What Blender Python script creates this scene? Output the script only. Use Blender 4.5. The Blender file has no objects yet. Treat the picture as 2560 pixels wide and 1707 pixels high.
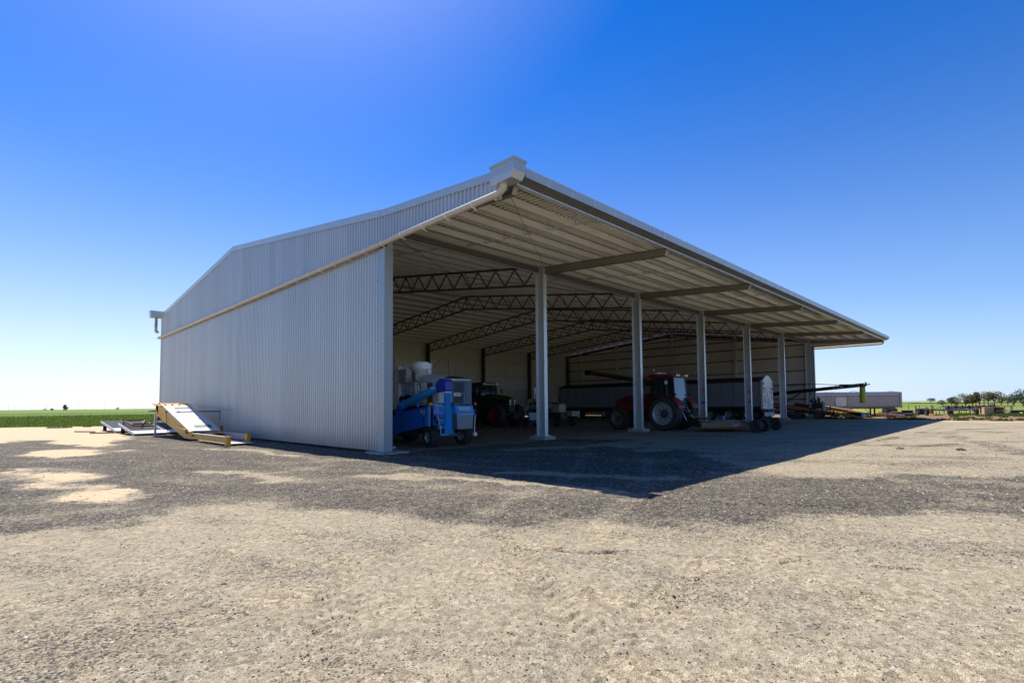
import bpy, math, random
import numpy as np
from mathutils import Vector, Matrix
R = math.radians
random.seed(7); rng = np.random.default_rng(7)
S = bpy.context.scene; COL = S.collection

# ---------------------------------------------------------------- camera
HD = 0.7621                                   # heading of the view against the long side of the shed
cam_d = bpy.data.cameras.new('camera'); cam = bpy.data.objects.new('camera', cam_d); COL.objects.link(cam)
S.camera = cam
PITCH, ROLL = 0.050, 0.010
rt = Vector((math.sin(HD), -math.cos(HD), 0))
fw = Vector((math.cos(HD)*math.cos(PITCH), math.sin(HD)*math.cos(PITCH), math.sin(PITCH)))
up = rt.cross(fw)
r2 = rt*math.cos(ROLL) - up*math.sin(ROLL); u2 = up*math.cos(ROLL) + rt*math.sin(ROLL)
CAM = Vector((-9.456, -16.194, 1.6))
M = Matrix((r2, u2, -fw)).transposed().to_4x4(); M.translation = CAM
cam.matrix_world = M
cam_d.sensor_width = 36; cam_d.lens = 18.19; cam_d.shift_x = -0.01866; cam_d.shift_y = 0.0364
cam_d.clip_start = 0.1; cam_d.clip_end = 20000

# ---------------------------------------------------------------- sky, sun, exposure
SUN_EL, SUN_AZ = R(60.0), R(15.1)             # azimuth clockwise from +Y
W = bpy.data.worlds.new('World'); S.world = W; W.use_nodes = True
nt = W.node_tree; nt.nodes.clear()
sky = nt.nodes.new('ShaderNodeTexSky'); sky.sky_type = 'NISHITA'; sky.sun_disc = False
sky.sun_elevation = SUN_EL; sky.sun_rotation = SUN_AZ
sky.altitude = 0; sky.air_density = 0.9; sky.dust_density = 1.0; sky.ozone_density = 7.0
hs = nt.nodes.new('ShaderNodeHueSaturation'); hs.inputs['Saturation'].default_value = 1.58; hs.inputs['Hue'].default_value = .511; hs.inputs['Value'].default_value = 1.0
bg = nt.nodes.new('ShaderNodeBackground'); bg.inputs['Strength'].default_value = 0.096
wo = nt.nodes.new('ShaderNodeOutputWorld')
# pale air towards the horizon, the same all the way round
tcw = nt.nodes.new('ShaderNodeTexCoord'); sx = nt.nodes.new('ShaderNodeSeparateXYZ'); nt.links.new(tcw.outputs['Generated'], sx.inputs[0])
mr = nt.nodes.new('ShaderNodeMapRange'); mr.inputs[1].default_value = 0; mr.inputs[2].default_value = 1; mr.inputs[3].default_value = 1; mr.inputs[4].default_value = 0; nt.links.new(sx.outputs[2], mr.inputs[0])
pw = nt.nodes.new('ShaderNodeMath'); pw.operation = 'POWER'; pw.inputs[1].default_value = 4.2; nt.links.new(mr.outputs[0], pw.inputs[0])
pm = nt.nodes.new('ShaderNodeMath'); pm.operation = 'MULTIPLY'; pm.inputs[1].default_value = .88; nt.links.new(pw.outputs[0], pm.inputs[0])
mz = nt.nodes.new('ShaderNodeMix'); mz.data_type = 'RGBA'; nt.links.new(pm.outputs[0], mz.inputs[0])
dp = nt.nodes.new('ShaderNodeVectorMath'); dp.operation = 'DOT_PRODUCT'; dp.inputs[1].default_value = (math.sin(SUN_AZ), math.cos(SUN_AZ), 0); nt.links.new(tcw.outputs['Generated'], dp.inputs[0])
mh = nt.nodes.new('ShaderNodeMapRange'); mh.inputs[1].default_value = .1; mh.inputs[2].default_value = 1.0; nt.links.new(dp.outputs['Value'], mh.inputs[0])   # haze is brighter below the sun
mc = nt.nodes.new('ShaderNodeMix'); mc.data_type = 'RGBA'; mc.inputs[6].default_value = (3.7, 5.0, 6.5, 1); mc.inputs[7].default_value = (6.6, 7.3, 8.1, 1); nt.links.new(mh.outputs[0], mc.inputs[0]); nt.links.new(mc.outputs[2], mz.inputs[7])
nt.links.new(sky.outputs[0], hs.inputs['Color']); nt.links.new(hs.outputs[0], mz.inputs[6]); nt.links.new(mz.outputs[2], bg.inputs[0]); nt.links.new(bg.outputs[0], wo.inputs[0])
sd = bpy.data.lights.new('sun', 'SUN'); sd.energy = 4.6; sd.angle = R(0.53); sd.color = (1.0, 0.95, 0.87)
so = bpy.data.objects.new('sun', sd); COL.objects.link(so)
sv = Vector((math.sin(SUN_AZ)*math.cos(SUN_EL), math.cos(SUN_AZ)*math.cos(SUN_EL), math.sin(SUN_EL)))
so.rotation_euler = sv.to_track_quat('Z', 'Y').to_euler(); so.location = (0, 0, 60)
S.view_settings.view_transform = 'Standard'; S.view_settings.look = 'None'
S.view_settings.exposure = 0.75; S.view_settings.gamma = 1.0; S.view_settings.use_curve_mapping = False

# ---------------------------------------------------------------- materials
MATS = {}
def mat(name, col, rough=0.6, metal=0.0, var=0.12, scale=3.0, dirt=None, dirt_amt=0.4, bump=0.0, spec=0.5, stretch=None, emit=None):
    """painted / metal / rubber surface with grain, uneven tone and optional dirt"""
    if name in MATS: return MATS[name]
    m = bpy.data.materials.new(name); m.use_nodes = True; n = m.node_tree.nodes; l = m.node_tree.links
    b = n['Principled BSDF']; b.inputs['Metallic'].default_value = metal; b.inputs['Specular IOR Level'].default_value = spec
    tc = n.new('ShaderNodeTexCoord'); mp = n.new('ShaderNodeMapping')
    if stretch: mp.inputs['Scale'].default_value = stretch
    l.new(tc.outputs['Object'], mp.inputs[0])
    nz = n.new('ShaderNodeTexNoise'); nz.inputs['Scale'].default_value = scale; nz.inputs['Detail'].default_value = 6
    l.new(mp.outputs[0], nz.inputs['Vector'])
    mx = n.new('ShaderNodeMix'); mx.data_type = 'RGBA'
    mx.inputs[6].default_value = (*[c*(1-var*1.6) for c in col], 1); mx.inputs[7].default_value = (*[min(1, c*(1+var*1.6)) for c in col], 1)
    l.new(nz.outputs[0], mx.inputs[0]); out = mx.outputs[2]
    if dirt:
        n2 = n.new('ShaderNodeTexNoise'); n2.inputs['Scale'].default_value = scale*1.7; n2.inputs['Detail'].default_value = 8; n2.inputs['Roughness'].default_value = .7
        l.new(mp.outputs[0], n2.inputs['Vector'])
        rp = n.new('ShaderNodeMapRange'); rp.inputs[1].default_value = .62-dirt_amt*.35; rp.inputs[2].default_value = .72
        l.new(n2.outputs[0], rp.inputs[0])
        m2 = n.new('ShaderNodeMix'); m2.data_type = 'RGBA'; m2.inputs[7].default_value = (*dirt, 1)
        l.new(rp.outputs[0], m2.inputs[0]); l.new(out, m2.inputs[6]); out = m2.outputs[2]
    l.new(out, b.inputs['Base Color'])
    rr = n.new('ShaderNodeMapRange'); rr.inputs[3].default_value = max(.03, rough-.1); rr.inputs[4].default_value = min(1, rough+.1)
    l.new(nz.outputs[0], rr.inputs[0]); l.new(rr.outputs[0], b.inputs['Roughness'])
    if bump:
        bp = n.new('ShaderNodeBump'); bp.inputs['Strength'].default_value = bump; bp.inputs['Distance'].default_value = .01
        n3 = n.new('ShaderNodeTexNoise'); n3.inputs['Scale'].default_value = scale*12; l.new(mp.outputs[0], n3.inputs['Vector'])
        l.new(n3.outputs[0], bp.inputs['Height']); l.new(bp.outputs[0], b.inputs['Normal'])
    if emit: b.inputs['Emission Color'].default_value = (*emit, 1); b.inputs['Emission Strength'].default_value = 1
    MATS[name] = m; return m
CLAD = mat('painted_steel_cladding', (.54, .54, .545), .33, .35, .04, .35, stretch=(1, 1, .25))
def lightened_back(m, c):  # back faces get their own colour, lightened to lift the dim interior
    n = m.node_tree.nodes; l = m.node_tree.links; b = n['Principled BSDF']; src = b.inputs['Base Color'].links[0].from_socket
    g = n.new('ShaderNodeNewGeometry'); x = n.new('ShaderNodeMix'); x.data_type = 'RGBA'; x.inputs[7].default_value = (*c, 1)
    l.new(g.outputs['Backfacing'], x.inputs[0]); l.new(src, x.inputs[6]); l.new(x.outputs[2], b.inputs['Base Color'])
ROOF = mat('roof_sheet_steel', (.62, .61, .57), .2, 1.0, .06, .6, stretch=(1, .3, 1))
GALV = mat('galvanised_steel', (.66, .70, .76), .36, .4, .12, 5.0, dirt=(.48, .50, .54), dirt_amt=.3)
CORN = mat('corner_trim_steel', (.34, .38, .41), .4, .3, .05, .8)
BEAM = mat('cantilever_steel', (.30, .28, .24), .45, .5, .1, 3)
PURL = mat('galvanised_purlin', (.82, .81, .75), .5, .2, .08, 2.0)
TRUS = mat('shade_darkened_steel', (.13, .115, .105), .6, .2, .1, 3.0)  # galvanised steel with the darkness of the shade put into its colour
FLASH = mat('flashing_steel', (.47, .52, .56), .32, .3, .05, .8)
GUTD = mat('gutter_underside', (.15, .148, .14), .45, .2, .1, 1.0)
PVC = mat('white_pvc_pipe', (.55, .49, .41), .35, 0, .05, 1.0)
CONC = mat('concrete', (.40, .38, .35), .85, 0, .15, 6, dirt=(.25, .18, .12), dirt_amt=.4, bump=.5)
BLUE = mat('blue_paint', (.012, .20, .85), .32, .1, .08, 2.0, dirt=(.04, .13, .40), dirt_amt=.25)
LBLUE = mat('light_blue_paint', (.04, .38, .95), .35, 0, .08, 3.0)
DBLUE = mat('dark_blue_hood', (.012, .03, .32), .25, 0, .08, 2.0)
NAVY = mat('blue_grey_engine_cover', (.07, .12, .20), .4, .1, .1, 2.0)
GREYP = mat('grey_steel_bin', (.20, .25, .30), .45, .3, .12, 2.5, stretch=(1, 1, .3))
WHT = mat('white_paint', (.84, .85, .86), .4, 0, .06, 2.0, dirt=(.6, .38, .34), dirt_amt=.25)
LGREY = mat('light_grey_panel', (.52, .54, .58), .5, 0, .1, 2.0, dirt=(.3, .29, .27), dirt_amt=.3)
CYCW = mat('white_cyclone_paint', (.90, .90, .89), .35, 0, .04, 2.0)
RUB = mat('tyre_rubber', (.028, .027, .026), .75, 0, .25, 8, dirt=(.12, .10, .08), dirt_amt=.35, bump=.4)
BLK = mat('black_paint', (.015, .015, .017), .45, 0, .2, 4)
CHAS = mat('dark_chassis', (.022, .021, .022), .6, .1, .25, 3, dirt=(.06, .05, .04), dirt_amt=.3)
SILV = mat('silver_rim', (.42, .44, .47), .4, .4, .1, 5, dirt=(.2, .18, .16), dirt_amt=.3)
DGRIM = mat('grey_wheel_centre', (.06, .06, .065), .5, .2, .15, 5)
RED = mat('red_tractor_paint', (.20, .011, .012), .35, 0, .1, 3, dirt=(.16, .05, .04), dirt_amt=.3)
REDR = mat('dark_red_rim', (.36, .008, .008), .45, 0, .12, 5)
GRN = mat('dark_green_paint', (.018, .062, .010), .3, 0, .12, 3)
GREYT = mat('dark_grey_paint', (.035, .037, .04), .5, 0, .12, 3)
ORG = mat('orange_paint', (.52, .15, .015), .5, 0, .15, 3, dirt=(.25, .09, .03), dirt_amt=.4)
ORGD = mat('worn_orange_deck', (.36, .15, .04), .6, 0, .2, 3, dirt=(.14, .10, .07), dirt_amt=.6)
DUST = mat('dusty_deck_top', (.26, .21, .16), .9, 0, .2, 6, bump=.5)
YEL = mat('yellow_paint', (.74, .38, .01), .45, 0, .12, 2.5, dirt=(.34, .18, .03), dirt_amt=.3)
YELW = mat('yellow_plastic', (.45, .47, .02), .5, 0, .12, 4)
ZINC = mat('bright_zinc_sheet', (.60, .61, .62), .35, .3, .05, 2)
RUST = mat('rusty_steel', (.19, .07, .04), .85, 0, .25, 6, dirt=(.08, .05, .04), dirt_amt=.4)
BGREY = mat('blue_grey_steel', (.22, .25, .33), .5, .3, .12, 4)
TRLG = mat('weathered_alloy_trailer', (.46, .41, .355), .6, .2, .12, 1.0, dirt=(.62, .57, .50), dirt_amt=.35, stretch=(1, 1, 2))
TRLB = mat('slate_trailer_side', (.25, .28, .35), .4, .1, .06, 1.0, dirt=(.2, .21, .23), dirt_amt=.2)
TARP = mat('dark_tarp', (.03, .03, .032), .7, 0, .2, 4, bump=.4)
TARPW = mat('white_tarp', (.62, .62, .60), .7, 0, .08, 4, bump=.4)
CREAM = mat('cream_paint', (.40, .35, .29), .5, 0, .1, 3, dirt=(.25, .2, .16), dirt_amt=.4)
TAN = mat('tan_belt_cover', (.46, .30, .19), .7, 0, .1, 3)
WOOD = mat('weathered_timber', (.50, .36, .22), .85, 0, .2, 8, stretch=(1, 1, 6), bump=.3)
BRWN = mat('brown_panel', (.14, .09, .06), .7, 0, .2, 3)
ORL = mat('orange_lens', (.75, .22, .02), .25, 0, .05, 4)
RDL = mat('red_lens', (.5, .02, .015), .25, 0, .05, 4)
LAMP = mat('clear_lamp_lens', (.8, .82, .85), .12, .2, .03, 4)
CHR = mat('chrome', (.75, .75, .76), .12, 1.0, .03, 4)
YSTK = mat('yellow_sticker', (.70, .42, .02), .5, 0, .05, 4)
WSTK = mat('white_sticker', (.75, .76, .76), .5, 0, .03, 4)
GSTK = mat('green_stripe', (.18, .42, .06), .5, 0, .03, 4)
BARK = mat('bark', (.10, .075, .055), .9, 0, .25, 8)
def leafmat(name, c, tr=.25):
    m = bpy.data.materials.new(name); m.use_nodes = True; n = m.node_tree.nodes; l = m.node_tree.links
    b = n['Principled BSDF']; b.inputs['Roughness'].default_value = .65; b.inputs['Specular IOR Level'].default_value = .3
    g = n.new('ShaderNodeNewGeometry'); rp = n.new('ShaderNodeValToRGB')
    rp.color_ramp.elements[0].color = (c[0]*.55, c[1]*.6, c[2]*.6, 1); rp.color_ramp.elements[1].color = (c[0]*1.5, c[1]*1.35, c[2]*1.2, 1)
    l.new(g.outputs['Random Per Island'], rp.inputs[0]); l.new(rp.outputs[0], b.inputs['Base Color'])
    b.inputs['Transmission Weight'].default_value = 0
    t = n.new('ShaderNodeBsdfTranslucent'); l.new(rp.outputs[0], t.inputs[0])
    ms = n.new('ShaderNodeMixShader'); ms.inputs[0].default_value = tr
    l.new(b.outputs[0], ms.inputs[1]); l.new(t.outputs[0], ms.inputs[2]); l.new(ms.outputs[0], n['Material Output'].inputs[0])
    return m
LEAF = leafmat('olive_leaves', (.11, .095, .035)); LEAFD = leafmat('dark_leaves', (.035, .05, .022))
GRASS = leafmat('grass_blades', (.15, .21, .04), .4); WEED = leafmat('weed_leaves', (.09, .15, .03), .35)
def glassmat(name, c, a):
    m = bpy.data.materials.new(name); m.use_nodes = True; n = m.node_tree.nodes; l = m.node_tree.links
    b = n['Principled BSDF']; b.inputs['Base Color'].default_value = (*c, 1); b.inputs['Roughness'].default_value = .03; b.inputs['Specular IOR Level'].default_value = .9
    t = n.new('ShaderNodeBsdfTransparent'); t.inputs[0].default_value = (.75, .85, .85, 1)
    ms = n.new('ShaderNodeMixShader'); ms.inputs[0].default_value = a
    l.new(t.outputs[0], ms.inputs[1]); l.new(b.outputs[0], ms.inputs[2]); l.new(ms.outputs[0], n['Material Output'].inputs[0]); return m
GLASS = glassmat('tinted_cab_glass', (.02, .03, .035), .45); SKYGL = glassmat('sky_painted_glass', (.16, .26, .42), .85)  # SKYGL: the blue sky reflection is put into the glass colour

# ---------------------------------------------------------------- mesh building
class MB:
    def __init__(s): s.V = []; s.F = []
    def add(s, v, f):
        o = len(s.V); s.V += [tuple(map(float, p)) for p in v]; s.F += [tuple(i+o for i in q) for q in f]; return s
    def box(s, x0, x1, y0, y1, z0, z1):
        return s.add([(x0,y0,z0),(x1,y0,z0),(x1,y1,z0),(x0,y1,z0),(x0,y0,z1),(x1,y0,z1),(x1,y1,z1),(x0,y1,z1)],
                     [(3,2,1,0),(4,5,6,7),(0,1,5,4),(1,2,6,5),(2,3,7,6),(3,0,4,7)])
    def beam(s, p, q, w, h=None, upv=(0,0,1)):
        h = h or w; p = Vector(p); q = Vector(q); d = (q-p).normalized(); U = Vector(upv)
        if abs(d.dot(U)) > .98: U = Vector((0,1,0))
        sx = d.cross(U).normalized()*w/2; sy = sx.cross(d).normalized()*h/2
        v = [p-sx-sy, p+sx-sy, p+sx+sy, p-sx+sy, q-sx-sy, q+sx-sy, q+sx+sy, q-sx+sy]
        return s.add(v, [(0,1,2,3),(7,6,5,4),(0,4,5,1),(1,5,6,2),(2,6,7,3),(3,7,4,0)])
    def cyl(s, p, q, r, r2=None, n=12, cap=True):
        r2 = r if r2 is None else r2; p = Vector(p); q = Vector(q); d = (q-p).normalized()
        a = d.orthogonal().normalized(); b = d.cross(a)
        v = [p+(a*math.cos(t)+b*math.sin(t))*r for t in [2*math.pi*i/n for i in range(n)]] + [q+(a*math.cos(t)+b*math.sin(t))*r2 for t in [2*math.pi*i/n for i in range(n)]]
        f = [(i,(i+1)%n,n+(i+1)%n,n+i) for i in range(n)]
        if cap: f += [tuple(range(n-1,-1,-1)), tuple(range(n,2*n))]
        return s.add(v, f)
    def tube(s, pts, r, n=8):
        pts = [Vector(p) for p in pts]; a = (pts[1]-pts[0]).orthogonal().normalized(); rings = []
        for i, p in enumerate(pts):
            d = (pts[min(i+1,len(pts)-1)]-pts[max(i-1,0)]).normalized(); a = (a-d*a.dot(d)).normalized(); b = d.cross(a)
            rings.append([p+(a*math.cos(2*math.pi*k/n)+b*math.sin(2*math.pi*k/n))*r for k in range(n)])
        f = []
        for i in range(len(pts)-1):
            for k in range(n): f.append((i*n+k, i*n+(k+1)%n, (i+1)*n+(k+1)%n, (i+1)*n+k))
        f += [tuple(range(n-1,-1,-1)), tuple(range((len(pts)-1)*n, len(pts)*n))]
        return s.add([p for q in rings for p in q], f)
    def prism(s, poly, ax, a, b):
        """outline extruded along axis ax ('x': poly is (y,z); 'y': (x,z); 'z': (x,y))"""
        g = {'x': lambda p,t:(t,p[0],p[1]), 'y': lambda p,t:(p[0],t,p[1]), 'z': lambda p,t:(p[0],p[1],t)}[ax]
        n = len(poly); return s.add([g(p,a) for p in poly]+[g(p,b) for p in poly], [tuple(range(n)), tuple(range(2*n-1,n-1,-1))]+[(i,n+i,n+(i+1)%n,(i+1)%n) for i in range(n)])
    def rev(s, prof, o=(0,0,0), ax=(1,0,0), n=24, close=True):
        """revolve (radius, along) profile about an axis"""
        o = Vector(o); d = Vector(ax).normalized(); a = d.orthogonal().normalized(); b = d.cross(a); m = len(prof)
        v = [o+d*t+(a*math.cos(2*math.pi*k/n)+b*math.sin(2*math.pi*k/n))*r for k in range(n) for (r,t) in prof]
        f = [(k*m+i, k*m+i+1, ((k+1)%n)*m+i+1, ((k+1)%n)*m+i) for k in range(n) for i in range(m-1)]
        return s.add(v, f)
    def sph(s, c, r, n=12, m=8):
        if not isinstance(r, (tuple, list)): r = (r,r,r)
        v = [(c[0]+r[0]*math.sin(math.pi*j/m)*math.cos(2*math.pi*i/n), c[1]+r[1]*math.sin(math.pi*j/m)*math.sin(2*math.pi*i/n), c[2]+r[2]*math.cos(math.pi*j/m)) for j in range(m+1) for i in range(n)]
        return s.add(v, [(j*n+i,(j+1)*n+i,(j+1)*n+(i+1)%n,j*n+(i+1)%n) for j in range(m) for i in range(n)])
    def mesh(s, name, m, off=(0,0,0), smooth=False):
        me = bpy.data.meshes.new(name); me.from_pydata([(x-off[0],y-off[1],z-off[2]) for x,y,z in s.V], [], s.F)
        me.materials.append(m)
        if smooth:
            me.polygons.foreach_set('use_smooth', [True]*len(me.polygons))
            try: me.set_sharp_from_angle(angle=R(35))
            except Exception: pass
        me.update(); return me
def link(name, me, parent=None, loc=(0,0,0), rot=(0,0,0), bevel=0):
    o = bpy.data.objects.new(name, me); COL.objects.link(o); o.location = loc; o.rotation_euler = rot
    if parent: o.parent = parent
    if bevel:
        b = o.modifiers.new('bevel','BEVEL'); b.width = bevel; b.segments = 2; b.limit_method = 'ANGLE'; b.angle_limit = R(30); b.harden_normals = False
    return o
def tag(o, label=None, cat=None, group=None, kind=None):
    for k, v in (('label',label),('category',cat),('group',group),('kind',kind)):
        if v: o[k] = v
    return o
class Thing:
    def __init__(s, name, label, cat, loc=(0,0,0), rot=0, local=False, group=None):
        s.e = bpy.data.objects.new(name, None); COL.objects.link(s.e); s.e.location = loc; s.e.rotation_euler = (0,0,rot)
        s.off = (0,0,0) if local else tuple(loc); tag(s.e, label, cat, group)
    def p(s, name, mb, m, parent=None, smooth=False, bevel=0, label=None):
        o = link(name, mb.mesh(name, m, s.off, smooth), parent or s.e, bevel=bevel)
        if label: o['label'] = label
        return o
    def at(s, name, me, loc, rot=(0,0,0), parent=None):
        return link(name, me, parent or s.e, tuple(a-b for a,b in zip(loc, s.off)), rot)
def textobj(t, name, s, size, loc, rot, m, parent=None, ext=.002, shear=0, sx=1):
    c = bpy.data.curves.new(name, 'FONT'); c.body = s; c.size = size; c.extrude = ext; c.align_x = 'CENTER'; c.align_y = 'CENTER'; c.shear = shear; c.resolution_u = 2
    o = bpy.data.objects.new('tmp', c); COL.objects.link(o); dg = bpy.context.evaluated_depsgraph_get()
    me = bpy.data.meshes.new_from_object(o.evaluated_get(dg)); bpy.data.objects.remove(o); me.name = name; me.materials.clear(); me.materials.append(m)
    o = link(name, me, parent or t.e, tuple(a-b for a,b in zip(loc, t.off)), rot); o.scale = (sx,1,1); return o
WH = {}
def wheel(t, c, r, w, rr, side, rim=None, lugs=22, axle='x', hub=None, style='ag', name='wheel', turn=0):
    """rim mesh with its tyre (and hub) as children; outer face towards side * axle"""
    key = (r,w,rr,rim.name if rim else '',lugs,style,hub.name if hub else '')
    if key not in WH:
        b = MB()
        b.rev([(rr*.98,-w*.36),(rr*1.08,-w*.46),(r*.82,-w*.5),(r*.93,-w*.47),(r*.965,-w*.38),(r*.975,0),(r*.965,w*.38),(r*.93,w*.47),(r*.82,w*.5),(rr*1.08,w*.46),(rr*.98,w*.36)], n=36)
        if style == 'ag':
            for k in range(lugs):
                for sgn in (-1,1):
                    a0 = 2*math.pi*(k+(.5 if sgn>0 else 0))/lugs; da = 2*math.pi/lugs*.17; sk = 2*math.pi/lugs*.75
                    def P(a, rad, x): return (x, rad*math.cos(a), rad*math.sin(a))
                    v = []
                    for (x, ad, rb, rt_) in ((0, 0, r*.96, r), (sgn*w*.36, sk, r*.95, r*.995), (sgn*w*.5, sk*1.15, r*.86, r*.92)):
                        for aa in (a0+ad-da, a0+ad+da): v += [P(aa, rb, x), P(aa, rt_, x)]
                    b.add(v, [(1,3,7,5),(5,7,11,9),(0,1,5,4),(4,5,9,8),(2,6,7,3),(6,10,11,7),(0,2,3,1),(8,9,11,10)])
        else:
            for q in (-.28,-.1,.1,.28): b.rev([(r*.97,w*(q-.07)),(r*1.0,w*(q-.05)),(r*1.0,w*(q+.05)),(r*.97,w*(q+.07))], n=36)
        ty = b.mesh('tyre', RUB, smooth=True)
        b = MB(); b.rev([(rr*1.0,-w*.4),(rr*.93,-w*.36),(rr*.9,-w*.1),(rr*.86,w*.02),(rr*.9,w*.2),(rr*.93,w*.36),(rr*1.06,w*.46),(rr*1.05,w*.41)], n=32)
        b.rev([(rr*.9,w*.08),(rr*.7,w*.14),(rr*.5,w*.1),(rr*.3,w*.12),(0.001,w*.12)], n=32)
        ri = b.mesh('wheel', rim or SILV, smooth=True)
        b = MB(); b.rev([(rr*.42,w*.1),(rr*.42,w*.16),(rr*.24,w*.18),(rr*.22,w*.3),(.001,w*.32)], n=18)
        for k in range(8): a = k*math.pi/4; b.cyl((w*.1,rr*.34*math.cos(a),rr*.34*math.sin(a)),(w*.21,rr*.34*math.cos(a),rr*.34*math.sin(a)),rr*.035,n=6)
        if style == 'ag' and r > .5:
            for k in range(8): a = k*math.pi/4+.2; b.box(w*.02,w*.13,rr*.62*math.cos(a)-.05,rr*.62*math.cos(a)+.05,rr*.62*math.sin(a)-.05,rr*.62*math.sin(a)+.05)
        hb = b.mesh('hub', hub or DGRIM, smooth=True)
        WH[key] = (ty, ri, hb)
    ty, ri, hb = WH[key]
    rz = (0 if side > 0 else math.pi) + (math.pi/2 if axle == 'y' else 0) + turn
    o = t.at(name, ri, c, (0,0,rz)); link('tyre', ty, o); link('hub', hb, o); return o

# ---------------------------------------------------------------- ground
def vnoise(x, y, seed=0):
    xi = np.floor(x).astype(np.int64); yi = np.floor(y).astype(np.int64); xf = x-xi; yf = y-yi
    def h(a, b):
        n = (a*374761393 + b*668265263 + seed*1442695041) & 0xffffffff; n = ((n ^ (n>>13))*1274126177) & 0xffffffff
        return ((n ^ (n>>16)) & 0xffff)/65535.0
    u = xf*xf*(3-2*xf); v = yf*yf*(3-2*yf)
    return (h(xi,yi)*(1-u)+h(xi+1,yi)*u)*(1-v)+(h(xi,yi+1)*(1-u)+h(xi+1,yi+1)*u)*v
def fbm(x, y, f, o=4, seed=0):
    t = 0; a = .5; s = 0
    for i in range(o): t = t+a*vnoise(x*f, y*f, seed+i*17); s += a; a *= .5; f *= 2.03
    return t/s
def sdist(x, y, poly, closed=True):
    """signed distance, positive inside"""
    P = np.array(poly); n = len(P); d = np.full(x.shape, 1e9); ins = np.zeros(x.shape, bool)
    for i in range(n if closed else n-1):
        a = P[i]; b = P[(i+1)%n]; ex, ey = b-a; L = ex*ex+ey*ey+1e-12
        t = np.clip(((x-a[0])*ex+(y-a[1])*ey)/L, 0, 1); d = np.minimum(d, np.hypot(x-a[0]-t*ex, y-a[1]-t*ey))
        if closed:
            c = (a[1] > y) != (b[1] > y)
            with np.errstate(divide='ignore', invalid='ignore'): xc = a[0]+(y-a[1])*ex/(ey if ey != 0 else 1e-9)
            ins ^= c & (x < xc)
    return np.where(ins, d, -d) if closed else d
sst = lambda t: np.clip(t,0,1)**2*(3-2*np.clip(t,0,1))
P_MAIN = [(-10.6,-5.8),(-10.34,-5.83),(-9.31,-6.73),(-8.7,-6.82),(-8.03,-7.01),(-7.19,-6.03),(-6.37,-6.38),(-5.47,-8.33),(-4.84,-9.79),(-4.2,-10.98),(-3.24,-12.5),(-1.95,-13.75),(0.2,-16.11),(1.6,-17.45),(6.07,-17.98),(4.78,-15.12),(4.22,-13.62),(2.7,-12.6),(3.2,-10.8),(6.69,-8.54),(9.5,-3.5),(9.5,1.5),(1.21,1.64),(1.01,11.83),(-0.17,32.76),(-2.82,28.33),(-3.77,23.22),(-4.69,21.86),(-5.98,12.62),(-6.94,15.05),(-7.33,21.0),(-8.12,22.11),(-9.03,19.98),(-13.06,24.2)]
P_S1 = [(-9.05,3.67),(-8.75,3.66),(-8.13,1.72),(-7.55,-0.3),(-7.67,-2.63),(-7.13,-3.47),(-7.47,-4.49),(-7.93,-4.71),(-8.2,-4.11),(-8.47,-2.99),(-8.59,-1.53),(-8.86,0.36)]
P_S2 = [(-8.38,11.48),(-7.27,11.89),(-6.28,10.57),(-6.12,8.18),(-6.63,7.56),(-7.62,7.36),(-8.49,8.48)]
P_S0 = [(-14.89,63.68),(-8.68,53.21),(-1.79,45.79),(-2.72,30.36),(-4.04,20.24),(-6.07,12.38),(-6.94,14.49),(-7.25,20.51),(-8.11,23.08),(-9.03,19.94),(-11.84,19.23),(-30,20),(-30,64)]
STR = [(P_, w_) for P_, w_ in (([(-3.4,-4.9),(-2.4,-7.15),(-1.65,-8.9),(-1.4,-10.5)],.16), ([(-0.9,-6.8),(0.2,-8.85),(1.0,-10.65)],.22), ([(7.1,-5.3),(8.2,-6.4),(6.2,-6.9)],.5), ([(3.5,-3),(8,-4.5),(12,-4.2)],.4), ([(12,-6),(16,-7.5),(22,-7.2)],.6), ([(-2.3,1.2),(-2.5,4.6),(-3.1,7)],.18), ([(-5.4,-1.2),(-5.1,-4.5)],.2))]
KRV = [([(25.49,-15.28),(26.27,-13.53),(22.47,-13.32),(18.62,-14.03),(16.44,-14.96),(11.65,-16.09)],.5), ([(12.72,-11.88),(13.34,-13.35),(14.84,-14.13)],.35), ([(6.32,-8.76),(7.05,-10.97)],.12),
       ([(-5.6,-11.45),(-5.14,-12.18),(-4.69,-12.83),(-3.89,-14.13),(-3.2,-15.6)],.035), ([(20,-12.6),(28,-14),(33,-17)],.6), ([(9.5,-12.5),(11,-15)],.12), ([(14,-11.6),(20,-12.2),(30,-12.6)],.25)]
TR1 = [(-4.95,-11.3),(-5.19,-11.91),(-5.77,-12.57),(-6.11,-13.16),(-6.45,-13.69),(-6.9,-14.3)]
TR2 = [(-4.6,-13.75),(-5.4,-13.94),(-6.15,-14.01),(-6.68,-14.13),(-7.3,-14.5)]
TR3 = [(-7.9,-12.9),(-7.0,-11.2),(-6.7,-9.6)]
RUTS = [[(-9,-13),(-5,-10.5),(0,-8.5),(5,-5),(8,-1),(12.5,3)],[(-8.2,-14.6),(-4.2,-12.2),(.8,-10.1),(6.2,-6.4),(9.6,-2),(14,2)],[(1,-15.6),(8,-11.5),(16,-9.5),(26,-10),(38,-14)],[(2,-17),(8.6,-13.2),(16.4,-11.2),(26,-11.7),(37,-15.8)],[(-10,-3),(-6,-3.4),(-3,-2.5),(-1.8,2),(-2.6,8),(-4,16)],[(-10,-5),(-5.6,-5.4),(-1.6,-4.2),(0,-3)]]
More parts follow.
